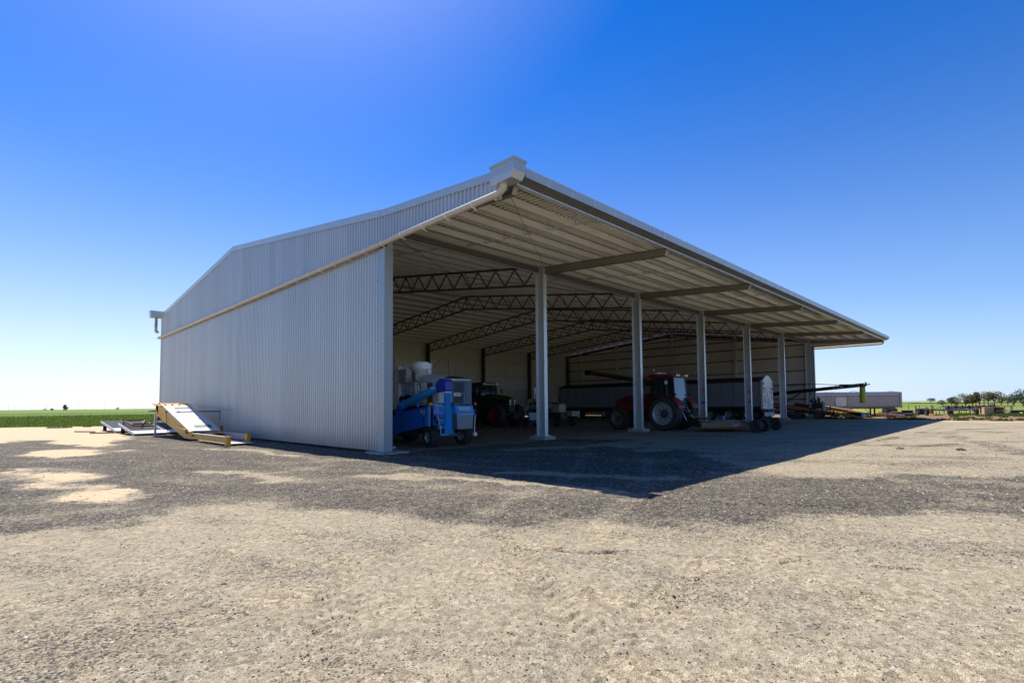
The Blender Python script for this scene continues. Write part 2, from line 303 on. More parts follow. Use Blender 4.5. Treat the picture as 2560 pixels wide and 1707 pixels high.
def track(x, y, path, hw, pitch):
    """tyre tread print: depth and chevron phase along a path"""
    P = np.array(path); best = np.full(x.shape, 1e9); sa = np.zeros(x.shape); sd_ = np.zeros(x.shape); acc = 0
    for i in range(len(P)-1):
        a = P[i]; b = P[i+1]; e = b-a; L = np.hypot(*e); t = np.clip(((x-a[0])*e[0]+(y-a[1])*e[1])/L**2, 0, 1)
        dx = x-a[0]-t*e[0]; dy = y-a[1]-t*e[1]; d = np.hypot(dx, dy); s_ = (e[0]*dy-e[1]*dx)/L
        m = d < best; best = np.where(m, d, best); sa = np.where(m, acc+t*L, sa); sd_ = np.where(m, s_, sd_); acc += L
    env = sst((hw-best)/.05)
    ch = np.sin((sa+np.abs(sd_)*.9)/pitch*2*np.pi)
    return env*(.008+.026*sst((ch-.1)*1.2)*(.4+.6*sst(fbm(x,y,3,2,91)*3-1)))
def fields(x, y):
    wx = x+(fbm(x,y,.9,6,3)-.5)*2.0+(fbm(x,y,5,3,13)-.5)*.5; wy = y+(fbm(x,y,.9,6,11)-.5)*2.0+(fbm(x,y,5,3,15)-.5)*.5
    r = np.hypot(x-CAM.x, y-CAM.y)
    g = .25+.22*(fbm(x,y,.45,4,23)-.5)*2
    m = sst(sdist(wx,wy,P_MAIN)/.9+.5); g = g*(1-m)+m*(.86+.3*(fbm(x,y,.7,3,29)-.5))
    sand = sst(sdist(wx,wy,P_S0)/.9+.5)
    s1 = sst(sdist(wx,wy,P_S1)/.9+.5)*.85; s2 = sst(sdist(wx,wy,P_S2)/1.0+.5)*.9
    sand = np.maximum(sand, np.maximum(s1*(.45+.55*sst(fbm(x,y,1.1,3,5)*2.4-.6)), s2)); g = g*(1-np.maximum(sand, np.maximum(s1,s2)*.9))
    for P_, w_ in STR:
        d = sdist(wx*.6+x*.4, wy*.6+y*.4, P_, False); g = g*(1-.75*sst(1.4-d/w_/1.4))
    for P_, w_ in KRV:
        d = sdist(x*.7+wx*.3, y*.7+wy*.3, P_, False); g = np.maximum(g, .75*sst(1.5-d/w_)*(fbm(x,y,4,2,61)+.25))
    rip = fbm(x*1.6+y*.5, y*.32, 1.1, 4, 71)            # tyre-smeared streaks along the drive
    rip2 = fbm(x*.5+y*1.3, y*.5-x*.2, .8, 4, 73)
    g = np.clip(g+((rip-.5)*.75+(rip2-.5)*.5)*(1-sand), 0, 1)
    for P_ in RUTS:
        d = sdist(x*.8+wx*.2, y*.8+wy*.2, P_, False); k_ = sst(1.5-d/.2)*(.35+.65*sst(fbm(x,y,.6,3,97)*3-.9)); g = g*(1-.28*k_); rut = k_ if P_ is RUTS[0] else np.maximum(rut, k_)
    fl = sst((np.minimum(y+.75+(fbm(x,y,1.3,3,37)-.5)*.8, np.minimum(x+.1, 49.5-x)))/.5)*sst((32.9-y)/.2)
    vs = sst((x-40.5+(fbm(x,y,.4,3,43)-.5)*3)/1.5); sand = np.maximum(sand, vs*.8)
    edge = sst((x-42.8)/.6)
    z = (fbm(x,y,.22,3,2)-.5)*.10+(fbm(x,y,1.6,4,31)-.5)*.022+g*(fbm(x,y,9,3,41)-.5)*.035+(fbm(x,y,12,3,47)-.5)*.008
    z = z-.03*sst((fbm(x*1.2+y*.9,(y-x)*.25,1.5,3,83)-.62)*6)*(.3+.7*g)
    z = z-.03*sst(1-sdist(x,y,KRV[3][0],False)/.06)*.4
    z = z-.012*rut
    for tp, hw, pi_ in ((TR1,.22,.17),(TR2,.2,.16),(TR3,.2,.17)): z = z-track(x,y,tp,hw,pi_)
    z = z*(1-fl)*(1-.8*sst((r-14)/25))
    return g, sand, fl, z
def ground_mat():
    m = bpy.data.materials.new('gravel_yard_surface'); m.use_nodes = True; n = m.node_tree.nodes; l = m.node_tree.links; b = n['Principled BSDF']
    b.inputs['Roughness'].default_value = .9; b.inputs['Specular IOR Level'].default_value = .25
    tc = n.new('ShaderNodeTexCoord'); at = n.new('ShaderNodeAttribute'); at.attribute_name = 'surface'; sep = n.new('ShaderNodeSeparateColor'); l.new(at.outputs['Color'], sep.inputs[0])
    def noise(sc, det=4, ro=.6):
        q = n.new('ShaderNodeTexNoise'); q.inputs['Scale'].default_value = sc; q.inputs['Detail'].default_value = det; q.inputs['Roughness'].default_value = ro; l.new(tc.outputs['Object'], q.inputs['Vector']); return q.outputs[0]
    def ramp(src, stops):
        q = n.new('ShaderNodeValToRGB'); e = q.color_ramp.elements
        e[0].position, e[0].color = stops[0][0], (*stops[0][1],1); e[1].position, e[1].color = stops[-1][0], (*stops[-1][1],1)
        for p_, c_ in stops[1:-1]: k = e.new(p_); k.color = (*c_,1)
        l.new(src, q.inputs[0]); return q.outputs[0]
    def mix(f, a, c):
        q = n.new('ShaderNodeMix'); q.data_type = 'RGBA'; l.new(f, q.inputs[0]); l.new(a, q.inputs[6]); l.new(c, q.inputs[7]); return q.outputs[2]
    def mth(op, a, c):
        q = n.new('ShaderNodeMath'); q.operation = op
        for i, s_ in enumerate((a, c)):
            if isinstance(s_, (int,float)): q.inputs[i].default_value = s_
            else: l.new(s_, q.inputs[i])
        return q.outputs[0]
    vo = n.new('ShaderNodeTexVoronoi'); vo.inputs['Scale'].default_value = 55; l.new(tc.outputs['Object'], vo.inputs['Vector'])
    vs = n.new('ShaderNodeSeparateColor'); l.new(vo.outputs['Color'], vs.inputs[0])
    v2 = n.new('ShaderNodeTexVoronoi'); v2.inputs['Scale'].default_value = 130; l.new(tc.outputs['Object'], v2.inputs['Vector'])
    vs2 = n.new('ShaderNodeSeparateColor'); l.new(v2.outputs['Color'], vs2.inputs[0])
    v3 = n.new('ShaderNodeTexVoronoi'); v3.inputs['Scale'].default_value = 21; l.new(tc.outputs['Object'], v3.inputs['Vector']); vs3 = n.new('ShaderNodeSeparateColor'); l.new(v3.outputs['Color'], vs3.inputs[0])
    n40 = noise(26, 5, .8)
    def blend(a, c, d): return mth('ADD', mth('MULTIPLY', a, .42), mth('ADD', mth('MULTIPLY', c, .33), mth('MULTIPLY', mth('SUBTRACT', mth('MULTIPLY', d, 2.2), .6), .25)))
    dA = blend(vs2.outputs[0], vs3.outputs[0], n40); dB = blend(vs2.outputs[1], vs3.outputs[1], n40); dC = blend(vs.outputs[0], vs3.outputs[2], n40); dD = blend(vs2.outputs[2], vs3.outputs[2], n40)
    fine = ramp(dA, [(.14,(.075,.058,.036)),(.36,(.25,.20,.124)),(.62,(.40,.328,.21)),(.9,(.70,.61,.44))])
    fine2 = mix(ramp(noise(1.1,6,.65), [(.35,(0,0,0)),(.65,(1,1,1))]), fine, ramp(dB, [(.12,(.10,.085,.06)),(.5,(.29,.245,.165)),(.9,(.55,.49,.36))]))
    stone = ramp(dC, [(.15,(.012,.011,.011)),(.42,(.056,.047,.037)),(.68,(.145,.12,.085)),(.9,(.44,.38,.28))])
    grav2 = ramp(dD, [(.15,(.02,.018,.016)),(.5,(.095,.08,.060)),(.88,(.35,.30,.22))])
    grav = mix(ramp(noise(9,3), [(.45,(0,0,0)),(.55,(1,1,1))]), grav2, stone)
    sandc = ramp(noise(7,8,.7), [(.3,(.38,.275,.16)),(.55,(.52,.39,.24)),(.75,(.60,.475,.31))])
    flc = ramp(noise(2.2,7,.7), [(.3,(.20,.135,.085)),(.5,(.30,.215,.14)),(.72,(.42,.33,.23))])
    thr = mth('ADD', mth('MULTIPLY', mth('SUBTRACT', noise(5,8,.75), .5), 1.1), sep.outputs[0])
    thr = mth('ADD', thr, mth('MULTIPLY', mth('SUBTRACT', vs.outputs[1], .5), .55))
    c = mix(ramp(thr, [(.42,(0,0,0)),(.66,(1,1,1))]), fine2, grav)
    c = mix(ramp(mth('ADD', sep.outputs[1], mth('MULTIPLY', mth('SUBTRACT', noise(7,8,.75), .5), 1.3)), [(.4,(0,0,0)),(.62,(1,1,1))]), c, sandc)
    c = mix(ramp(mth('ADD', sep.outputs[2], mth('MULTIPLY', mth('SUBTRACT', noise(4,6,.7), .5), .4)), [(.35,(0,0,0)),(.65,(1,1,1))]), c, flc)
    l.new(c, b.inputs['Base Color'])
    bp = n.new('ShaderNodeBump'); bp.inputs['Strength'].default_value = 1.0; bp.inputs['Distance'].default_value = .02
    h = mth('ADD', mth('MULTIPLY', mth('SUBTRACT', 1, vo.outputs['Distance']), mth('MAXIMUM', sep.outputs[0], .25)), mth('MULTIPLY', v2.outputs['Distance'], -.35))
    l.new(mth('MULTIPLY', h, mth('SUBTRACT', 1, mth('MULTIPLY', sep.outputs[1], .8))), bp.inputs['Height']); l.new(bp.outputs[0], b.inputs['Normal'])
    return m
GM = ground_mat()
def grid_mesh(name, X, Y, m, hole=None):
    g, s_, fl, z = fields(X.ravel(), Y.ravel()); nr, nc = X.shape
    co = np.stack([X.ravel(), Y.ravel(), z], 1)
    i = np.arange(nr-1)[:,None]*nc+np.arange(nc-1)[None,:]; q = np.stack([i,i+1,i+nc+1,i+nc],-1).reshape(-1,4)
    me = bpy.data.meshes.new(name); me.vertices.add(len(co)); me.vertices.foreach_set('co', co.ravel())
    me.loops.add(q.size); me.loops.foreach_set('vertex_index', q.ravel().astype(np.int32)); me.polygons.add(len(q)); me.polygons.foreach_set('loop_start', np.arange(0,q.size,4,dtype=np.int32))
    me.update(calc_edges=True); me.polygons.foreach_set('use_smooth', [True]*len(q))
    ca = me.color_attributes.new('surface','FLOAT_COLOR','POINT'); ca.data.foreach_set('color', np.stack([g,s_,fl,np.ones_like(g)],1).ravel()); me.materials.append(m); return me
# fine relief round the viewpoint, coarser with distance
NR, NA = 620, 760
rr_ = np.concatenate([[.4], np.geomspace(.9, 75, NR-1)]); aa = HD+np.linspace(R(68), R(-68), NA)
X = CAM.x+rr_[:,None]*np.cos(aa)[None,:]; Y = CAM.y+rr_[:,None]*np.sin(aa)[None,:]
X = np.minimum(X, 43.3); Y = np.minimum(Y, 45.9+np.maximum(0,-1.8-X)*.78+.5*np.sin(X*1.7)*np.sin(X*.6+1))
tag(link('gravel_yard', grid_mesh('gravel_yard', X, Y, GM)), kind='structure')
gx, gy = np.meshgrid(np.linspace(-70,43.3,190), np.linspace(-75,46.5,200))
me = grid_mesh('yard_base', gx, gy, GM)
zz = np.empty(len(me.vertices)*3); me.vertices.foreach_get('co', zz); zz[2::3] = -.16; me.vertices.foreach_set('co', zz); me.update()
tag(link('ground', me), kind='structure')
def field_mat(name, c1, c2, c3, s1=.25, s2=4, stretch=(1,1,1), rough=.95, bump=.3, split=(.35,.65)):
    m = bpy.data.materials.new(name); m.use_nodes = True; n = m.node_tree.nodes; l = m.node_tree.links; b = n['Principled BSDF']; b.inputs['Roughness'].default_value = rough; b.inputs['Specular IOR Level'].default_value = .1
    tc = n.new('ShaderNodeTexCoord'); mp = n.new('ShaderNodeMapping'); mp.inputs['Scale'].default_value = stretch; l.new(tc.outputs['Object'], mp.inputs[0])
    n1 = n.new('ShaderNodeTexNoise'); n1.inputs['Scale'].default_value = s1; n1.inputs['Detail'].default_value = 7; n2 = n.new('ShaderNodeTexNoise'); n2.inputs['Scale'].default_value = s2; n2.inputs['Detail'].default_value = 6; n2.inputs['Roughness'].default_value = .7
    for q in (n1,n2): l.new(mp.outputs[0], q.inputs['Vector'])
    r1 = n.new('ShaderNodeValToRGB'); r1.color_ramp.elements[0].position = split[0]; r1.color_ramp.elements[1].position = split[1]; r1.color_ramp.elements[0].color = (*c1,1); r1.color_ramp.elements[1].color = (*c2,1); l.new(n1.outputs[0], r1.inputs[0])
    r2_ = n.new('ShaderNodeMapRange'); r2_.inputs[1].default_value = .5; r2_.inputs[2].default_value = .68; l.new(n2.outputs[0], r2_.inputs[0])
    mx = n.new('ShaderNodeMix'); mx.data_type = 'RGBA'; l.new(r2_.outputs[0], mx.inputs[0]); l.new(r1.outputs[0], mx.inputs[6]); mx.inputs[7].default_value = (*c3,1); l.new(mx.outputs[2], b.inputs['Base Color'])
    if bump:
        bp = n.new('ShaderNodeBump'); bp.inputs['Strength'].default_value = bump; bp.inputs['Distance'].default_value = .08; l.new(n2.outputs[0], bp.inputs['Height']); l.new(bp.outputs[0], b.inputs['Normal'])
    return m
def sheet(name, poly, z, m):
    me = bpy.data.meshes.new(name); me.from_pydata([(x,y,z) for x,y in poly], [], [tuple(range(len(poly)))]); me.materials.append(m)
    return tag(link(name, me), kind='structure')
FARM = field_mat('far_pasture', (.13,.18,.03), (.18,.225,.045), (.10,.15,.03), .01, .06)
NEARF = field_mat('green_crop_field', (.08,.13,.022), (.12,.17,.035), (.055,.09,.016), .12, 1.4)
PAST = field_mat('bright_pasture', (.19,.20,.022), (.25,.24,.035), (.10,.12,.02), .06, .9)
DIRT = field_mat('red_brown_dirt', (.17,.108,.06), (.23,.15,.085), (.12,.085,.045), .3, 3.2)
PALE = field_mat('pale_far_field', (.20,.25,.11), (.23,.28,.13), (.17,.22,.10), .01, .03)
sheet('field', [(-9000,-9000),(9000,-9000),(9000,9000),(-9000,9000)], -.30, FARM)
sheet('crop_field', [(-400,46.2),(42,46.2),(60,60),(120,360),(-400,360)], -.12, NEARF)
sheet('dirt_strip', [(43.2,-75),(74,-75),(76,-30),(74.5,-8),(68,0),(60,30),(50.5,46.4),(43.2,46.4)], -.02, DIRT)
sheet('pasture', [(59,34),(67,0),(73.5,-8),(75,-30),(73,-75),(105,-110),(118,-30),(125,20),(110,60)], -.06, PAST)
sheet('pale_field', [(420,-500),(2500,-3000),(4000,1500),(600,500),(450,60)], -.26, PALE)
# low dark windbreak line across the far paddock
b = MB()
for k in range(60):
    x = 400+random.uniform(-3,3); y = -260+k*8.2; b.sph((x,y,.1),(3,5.5,random.uniform(.15,.35)),8,5)
tag(link('hedge_line', b.mesh('hedge_line', LEAFD)), 'dark low windbreak line across the far green paddock on the right', 'hedge')

# loose stones: every one a small faceted rock, thick near the viewpoint and in the grey bands
def stones(name, N, seed, rmin, rmax, smin, smax, span=62):
    g_ = np.random.default_rng(seed)
    r = rmin*(rmax/rmin)**g_.random(N*3); a = HD+R(span)*(g_.random(N*3)*2-1); x = CAM.x+r*np.cos(a); y = CAM.y+r*np.sin(a)
    g, s_, fl, z = fields(x, y); clump = fbm(x,y,2.2,3,77)
    keep = (g_.random(N*3) < (.10+.9*g**1.5)*(1-.9*s_)*(1-fl)*(.3+1.4*sst(clump*2.6-.8))) & (x < 43)
    x,y,z,r = x[keep][:N],y[keep][:N],z[keep][:N],r[keep][:N]; n = len(x)
    s = smin*(smax/smin)**(g_.random(n)**2.2)*(1+np.clip((r-4)/12,0,1.2))
    base = np.array([(1,0,-.1),(.3,.9,0),(-.8,.55,-.1),(-.75,-.6,0),(.35,-.95,-.1),(.35,.1,.75),(-.3,-.1,.65)])
    f = np.array([(0,1,5),(1,2,5),(2,6,5),(2,3,6),(3,4,6),(4,5,6),(4,0,5)])
    jit = 1+(g_.random((n,7,3))-.5)*.6; th = g_.random(n)*6.283; c, sn = np.cos(th), np.sin(th)
    v = base[None]*jit*s[:,None,None]; vx = v[...,0]*c[:,None]-v[...,1]*sn[:,None]; vy = v[...,0]*sn[:,None]+v[...,1]*c[:,None]
    co = np.stack([vx+x[:,None], vy+y[:,None], v[...,2]*.75+z[:,None]+s[:,None]*.05],-1).reshape(-1,3)
    q = (f[None]+np.arange(n)[:,None,None]*7).reshape(-1)
    me = bpy.data.meshes.new(name); me.vertices.add(len(co)); me.vertices.foreach_set('co', co.ravel()); me.loops.add(len(q)); me.loops.foreach_set('vertex_index', q.astype(np.int32))
    me.polygons.add(len(q)//3); me.polygons.foreach_set('loop_start', np.arange(0,len(q),3,dtype=np.int32)); me.update(calc_edges=True)
    m = bpy.data.materials.new(name); m.use_nodes = True; nn = m.node_tree.nodes; ll = m.node_tree.links; bb = nn['Principled BSDF']; bb.inputs['Roughness'].default_value = .85
    ge = nn.new('ShaderNodeNewGeometry'); rp = nn.new('ShaderNodeValToRGB'); e = rp.color_ramp.elements
    e[0].color = (.03,.028,.027,1); e[1].color = (.58,.54,.46,1)
    for p_, c_ in ((.35,(.07,.065,.06)),(.65,(.14,.125,.10)),(.88,(.30,.26,.19)),(.96,(.36,.24,.14))): k = e.new(p_); k.color = (*c_,1)
    ll.new(ge.outputs['Random Per Island'], rp.inputs[0]); ll.new(rp.outputs[0], bb.inputs['Base Color']); me.materials.append(m)
    tag(link(name, me), 'loose grey and brown stones scattered over the gravel yard', 'gravel', kind='stuff')
stones('loose_gravel', 130000, 5, 1.6, 30, .0035, .013)

# a few clods and stones large enough to point at
for (x, y, s_, m_, lb) in ((-4.95,-12.3,.03,'o','small orange-brown stone lying on the gravel at a tyre print'),(2.2,-14.6,.03,'o','pale tan stone at the right of the foreground gravel'),(11.5,-13.1,.12,'d','flat dark clod of earth on the right of the yard'),(12.2,-14.6,.13,'d','broken dark clod of earth at the right edge of the yard'),(-7.95,-10.9,.02,'d','dark stone lying by itself on the left foreground gravel')):
    b = MB(); b.sph((0,0,0),(s_*1.5,s_,s_*.35),9,6); b.V = [(vx*(1+random.uniform(-.2,.2)), vy*(1+random.uniform(-.2,.2)), vz*(1+random.uniform(-.3,.3))) for vx,vy,vz in b.V]
    tag(link('stone', b.mesh('stone', mat('orange_stone',(.42,.22,.10),.9,var=.2) if m_=='o' else mat('dark_clod',(.10,.075,.05),.95,var=.25)), loc=(x,y,fields(np.array([x]),np.array([y]))[3][0]+s_*.12)), lb, 'stone')

# grass and weeds
def blades(name, pts, m, label, cat):
    V = []; F = []
    for (x, y, z, h, w) in pts:
        a = random.uniform(0,6.283); dx, dy = math.cos(a)*w, math.sin(a)*w; lx, ly = random.uniform(-.45,.45)*h, random.uniform(-.45,.45)*h; i = len(V)
        V += [(x-dx,y-dy,z),(x+dx,y+dy,z),(x+lx*.4+dx*.7,y+ly*.4+dy*.7,z+h*.6),(x+lx*.4-dx*.7,y+ly*.4-dy*.7,z+h*.6),(x+lx,y+ly,z+h)]; F += [(i,i+1,i+2,i+3),(i+3,i+2,i+4)]
    me = bpy.data.meshes.new(name); me.from_pydata(V,[],F); me.materials.append(m)
    return tag(link(name, me), label, cat, kind='stuff')
P_ = []
for k in range(52000):
    d = 46.1*(150/46.1)**(random.random()**1.3); x = random.uniform(-17, (d-33)*.19+4)
    if d < 46.1+max(0,-1.8-x)*.78+1.6*fbm(np.array([x]),np.array([d*.2]),.7,2,19)[0]: continue
    if fbm(np.array([x]),np.array([d]),.5,2,8)[0] < .33 and random.random() < .6: continue
    P_.append((x, d, -.14, random.choice((.5,.8,1,1.25))*random.uniform(.16,.40)*(1 if d > 49 else .6+.13*(d-46)), .018+.0009*(d-40)))
blades('crop_rows', P_, GRASS, 'green crop growing thick beyond the sandy edge on the left', 'crop')
def tufts(spots, n, h, sp, z=-.02):
    q = []
    for (x, y, s_) in spots:
        for k in range(int(n*s_)): a = random.uniform(0,6.283); r = random.random()**.6*sp*s_; q.append((x+math.cos(a)*r, y+math.sin(a)*r, z, h*random.uniform(.5,1.2)*(.6+.6*s_), .02*(1+s_)))
    return q
sp = [(44.2+random.uniform(0,3), y, random.uniform(.5,1.5)) for y in (-4.2,-7.8,-8.6,-9.2,-9.9,-11.2,-12.4,-13.3,-14.8,-15.9,-3.2,-2.0,-2.6,.8)] + [(random.uniform(47,60), random.uniform(-22,-4), random.uniform(.3,.9)) for _ in range(26)] + [(random.uniform(58,66), random.uniform(-22,8), random.uniform(.7,1.8)) for _ in range(50)]
sp += [(44+.4*k, -8.2-.22*k, 1.3) for k in range(5)]
blades('weeds', tufts(sp, 60, .17, .5), WEED, 'green weeds dotted over the dirt strip beyond the yard', 'weeds')
blades('sand_weeds', tufts([(-5.6,44.4,.6),(-5.1,43.8,.7),(-4.7,44.0,.5),(-3.3,44.6,.4)], 200, .12, .7, 0), WEED, 'low green weed patch on the sand left of the shed', 'weeds')

# ---------------------------------------------------------------- the shed
BAY, NB = 8.23, 6; LEN = BAY*NB; WID = 32.8; RV, RZ = 15.5, 10.50; U0, U1 = -.19, LEN+.22
def roofz(v):
    if v <= -.3: return 8.30+(v+.3)*.0895
    if v <= RV: return 8.30+(v+.3)*(RZ-8.30)/(RV+.3)
    return RZ-(v-RV)*(RZ-8.88)/(WID-RV)
shed = Thing('machinery_shed', 'long open-fronted pale steel machinery shed with deep canopy and six visible front columns', 'shed')
CLADW = CLAD.copy(); CLADW.name = 'wall_cladding_with_lightened_back'
n_ = CLADW.node_tree.nodes; l_ = CLADW.node_tree.links; b_ = n_['Principled BSDF']; s0 = b_.inputs['Base Color'].links[0].from_socket
oi = n_.new('ShaderNodeObjectInfo'); m1 = n_.new('ShaderNodeMapRange'); m1.inputs[3].default_value = .93; m1.inputs[4].default_value = 1.05; l_.new(oi.outputs['Random'], m1.inputs[0])     # each sheet its own tone
vm = n_.new('ShaderNodeVectorMath'); vm.operation = 'SCALE'; l_.new(s0, vm.inputs[0]); l_.new(m1.outputs[0], vm.inputs['Scale'])
ge = n_.new('ShaderNodeNewGeometry'); sz = n_.new('ShaderNodeSeparateXYZ'); l_.new(ge.outputs['Position'], sz.inputs[0]); nz_ = n_.new('ShaderNodeTexNoise'); nz_.inputs['Scale'].default_value = 2.5; nz_.inputs['Detail'].default_value = 8; l_.new(ge.outputs['Position'], nz_.inputs['Vector'])
q1 = n_.new('ShaderNodeMapRange'); q1.inputs[1].default_value = .75; q1.inputs[2].default_value = .05; l_.new(sz.outputs[2], q1.inputs[0]); q2 = n_.new('ShaderNodeMath'); q2.operation = 'MULTIPLY'; l_.new(q1.outputs[0], q2.inputs[0]); l_.new(nz_.outputs[0], q2.inputs[1])   # splashed dust along the foot of the wall
m2_ = n_.new('ShaderNodeMix'); m2_.data_type = 'RGBA'; m2_.inputs[7].default_value = (.40,.31,.21,1); l_.new(q2.outputs[0], m2_.inputs[0]); l_.new(vm.outputs[0], m2_.inputs[6]); l_.new(m2_.outputs[2], b_.inputs['Base Color']); lightened_back(CLADW, (.84,.78,.76))  # inner side of the sheets coloured paler to brighten the shed inside
def ribs(w, nrib=4, h=.04):
    """trapezoid profile: list of (along, out)"""
    p = []; pit = w/nrib
    for k in range(nrib): o = k*pit; p += [(o, 0), (o+pit*.30, 0), (o+pit*.40, h), (o+pit*.72, h), (o+pit*.82, 0)]
    return p+[(w, 0)]
def wall_sheet(name, axis, base, out, w, a0, zb, zt):
    """one profiled sheet; axis 'y' = gable wall sheet running in v, 'x' = side wall sheet"""
    prof = ribs(w); V = []; F = []
    zbf = zb if callable(zb) else (lambda q: zb); ztf = zt if callable(zt) else (lambda q: zt)
    for a, h in prof:
        c = a0+a; d = base+out*h; x, y = (d, c) if axis == 'y' else (c, d)
        V += [(x,y,zbf(c)), (x,y,ztf(c))]
    for i in range(len(prof)-1): F.append((2*i,2*i+2,2*i+3,2*i+1))
    b = MB(); b.V = V; b.F = F if (axis == 'y') != (out < 0) else [f[::-1] for f in F]
    return shed.p(name, b, CLADW)
PZ = 7.13                                                     # height of the long drain pipe
w = .765
n = int(WID/w); w = (WID+.1)/n
for k in range(n):
    v = -.1+k*w
    wall_sheet('wall_sheet', 'y', U0, -1, w, v, .07, PZ-.06)
    wall_sheet('gable_sheet', 'y', U0-.035, -1, w, v, PZ-.12, lambda q: roofz(q)-.06)
    wall_sheet('wall_sheet', 'y', U1, 1, w, v, .34 if v < 4 else .03, PZ-.06)
    wall_sheet('gable_sheet', 'y', U1+.035, 1, w, v, PZ-.12, lambda q: roofz(q)-.06)
nc = 9; wc = 6.5/nc
for k in range(nc):
    v = -6.6+k*wc
    wall_sheet('gable_sheet', 'y', U0-.035, -1, wc, v, 7.2, lambda q: roofz(q)-.06)
    wall_sheet('gable_sheet', 'y', U1+.035, 1, wc, v, 7.2, lambda q: roofz(q)-.06)
nx = 65; wx = (U1-U0)/nx
for k in range(nx): wall_sheet('rear_wall_sheet', 'x', WID, 1, wx, U0+k*wx, .05, 8.80)
# roof sheets: ribs run down the slope; shared mesh per slope
def roof_sheet(v0, v1, steps=1):
    prof = ribs(wx, 4, .055); V = []; F = []
    vs = [v0+(v1-v0)*i/steps for i in range(steps+1)]
    for a, h in prof:
        for v in vs: V.append((a, v, roofz(v+(.001 if v == v0 and v0 > -6 else 0))+h))
    m = len(vs)
    for i in range(len(prof)-1):
        for j in range(m-1): F.append((i*m+j,(i+1)*m+j,(i+1)*m+j+1,i*m+j+1))
    b = MB(); b.V = V; b.F = F; return b.mesh('roof_sheet', ROOF)
for (v0, v1) in ((-6.95,-.3),(-.3,RV),(RV,WID+.15)):
    me = roof_sheet(v0, v1)
    for k in range(nx): shed.at('roof_sheet', me, (U0+k*wx, 0, 0))
# flashings
def slope_strip(name, u0, u1, v0, v1, top, bot, m=FLASH, n=None):
    p = [(v0, roofz(v0)+top), (v1, roofz(v1-.001)+top), (v1, roofz(v1-.001)+bot), (v0, roofz(v0)+bot)]
    return shed.p(name, MB().prism(p, 'x', u0, u1), m)
for u0, u1 in ((U0-.10,U0-.068),(U1+.068,U1+.10)):
    for a, b_ in ((-6.6,-3.2),(-3.195,-.32),(-.30,5.2),(5.205,10.4),(10.405,RV),(RV+.005,21.2),(21.205,27.0),(27.005,WID+.1)):
        slope_strip('barge_flashing', u0, u1, a, b_, .075 if a > -.31 else .05, -.16)
        slope_strip('barge_cap', u0+.0, u1+(.2 if u0 < 0 else -.0), a, b_, .095 if a > -.31 else .07, .078 if a > -.31 else .053)
shed.p('ridge_cap', MB().prism([(RV-.35,roofz(RV-.35)+.04),(RV,RZ+.06),(RV+.35,roofz(RV+.35)+.04),(RV+.35,roofz(RV+.35)+.05),(RV,RZ+.075),(RV-.35,roofz(RV-.35)+.05)], 'x', U0, U1), FLASH)
b = MB().box(U0-.075,U0-.05,-.52,-.12,.06,PZ-.1); b.box(U0-.075,U0+.25,-.56,-.52,.06,PZ-.1); shed.p('corner_flashing', b, CORN)
for k in range(7): shed.p('fixing', MB().cyl((U0-.05,-.09,.7+k*1.05),(U0-.085,-.09,.7+k*1.05),.014,n=6), BLK)
b = MB().box(U0-.05,U0-.03,WID-.05,WID+.1,.07,8.8); b.box(U0-.05,U0+.15,WID+.1,WID+.13,.07,8.8); shed.p('corner_flashing', b, CORN)
b = MB().box(U1+.03,U1+.06,-.5,-.1,.1,7.4); b.box(U1-.2,U1+.06,-.53,-.5,.1,7.4); shed.p('corner_flashing', b, CORN)
b = MB().box(U0-.25,.6,-.75,.35,-.05,.05); shed.p('plinth', b, CONC)
# drain pipes along both gables
for sgn, u in ((-1, U0-.19), (1, U1+.19)):
    pts = [(u,-6.15,PZ)]+[(u, v, PZ) for v in (8,20,WID+.25)]
    if sgn < 0: pts = [(u-.0,-6.62,7.36),(u,-6.60,7.26),(u,-6.53,7.18),(u,-6.42,PZ+.005),(u,-6.2,PZ)]+pts[1:]
    else: pts = [(u,-6.5,7.36),(u,-6.5,7.24),(u,-6.42,7.15),(u,-6.25,PZ-.02)]+pts[1:]
    pipe = shed.p('drain_pipe', MB().tube(pts, .092, 16), PVC, smooth=True)
    for k in range(33):
        v = -5.4+k*1.19
        if v > WID: break
        b = MB().rev([(.093,-.018),(.104,-.014),(.104,.014),(.093,.018)], o=(u,v,PZ), ax=(0,1,0), n=16); b.beam((u,v,PZ-.11),(u+sgn*-.13,v,PZ-.15),.02,.02); shed.p('pipe_bracket', b, WHT, parent=pipe)
    for v in (2.0,7.8,13.7,19.5,25.5): shed.p('pipe_joint', MB().rev([(.094,-.06),(.10,-.055),(.10,.055),(.094,.06)], o=(u,v,PZ), ax=(0,1,0), n=16), PVC, parent=pipe)
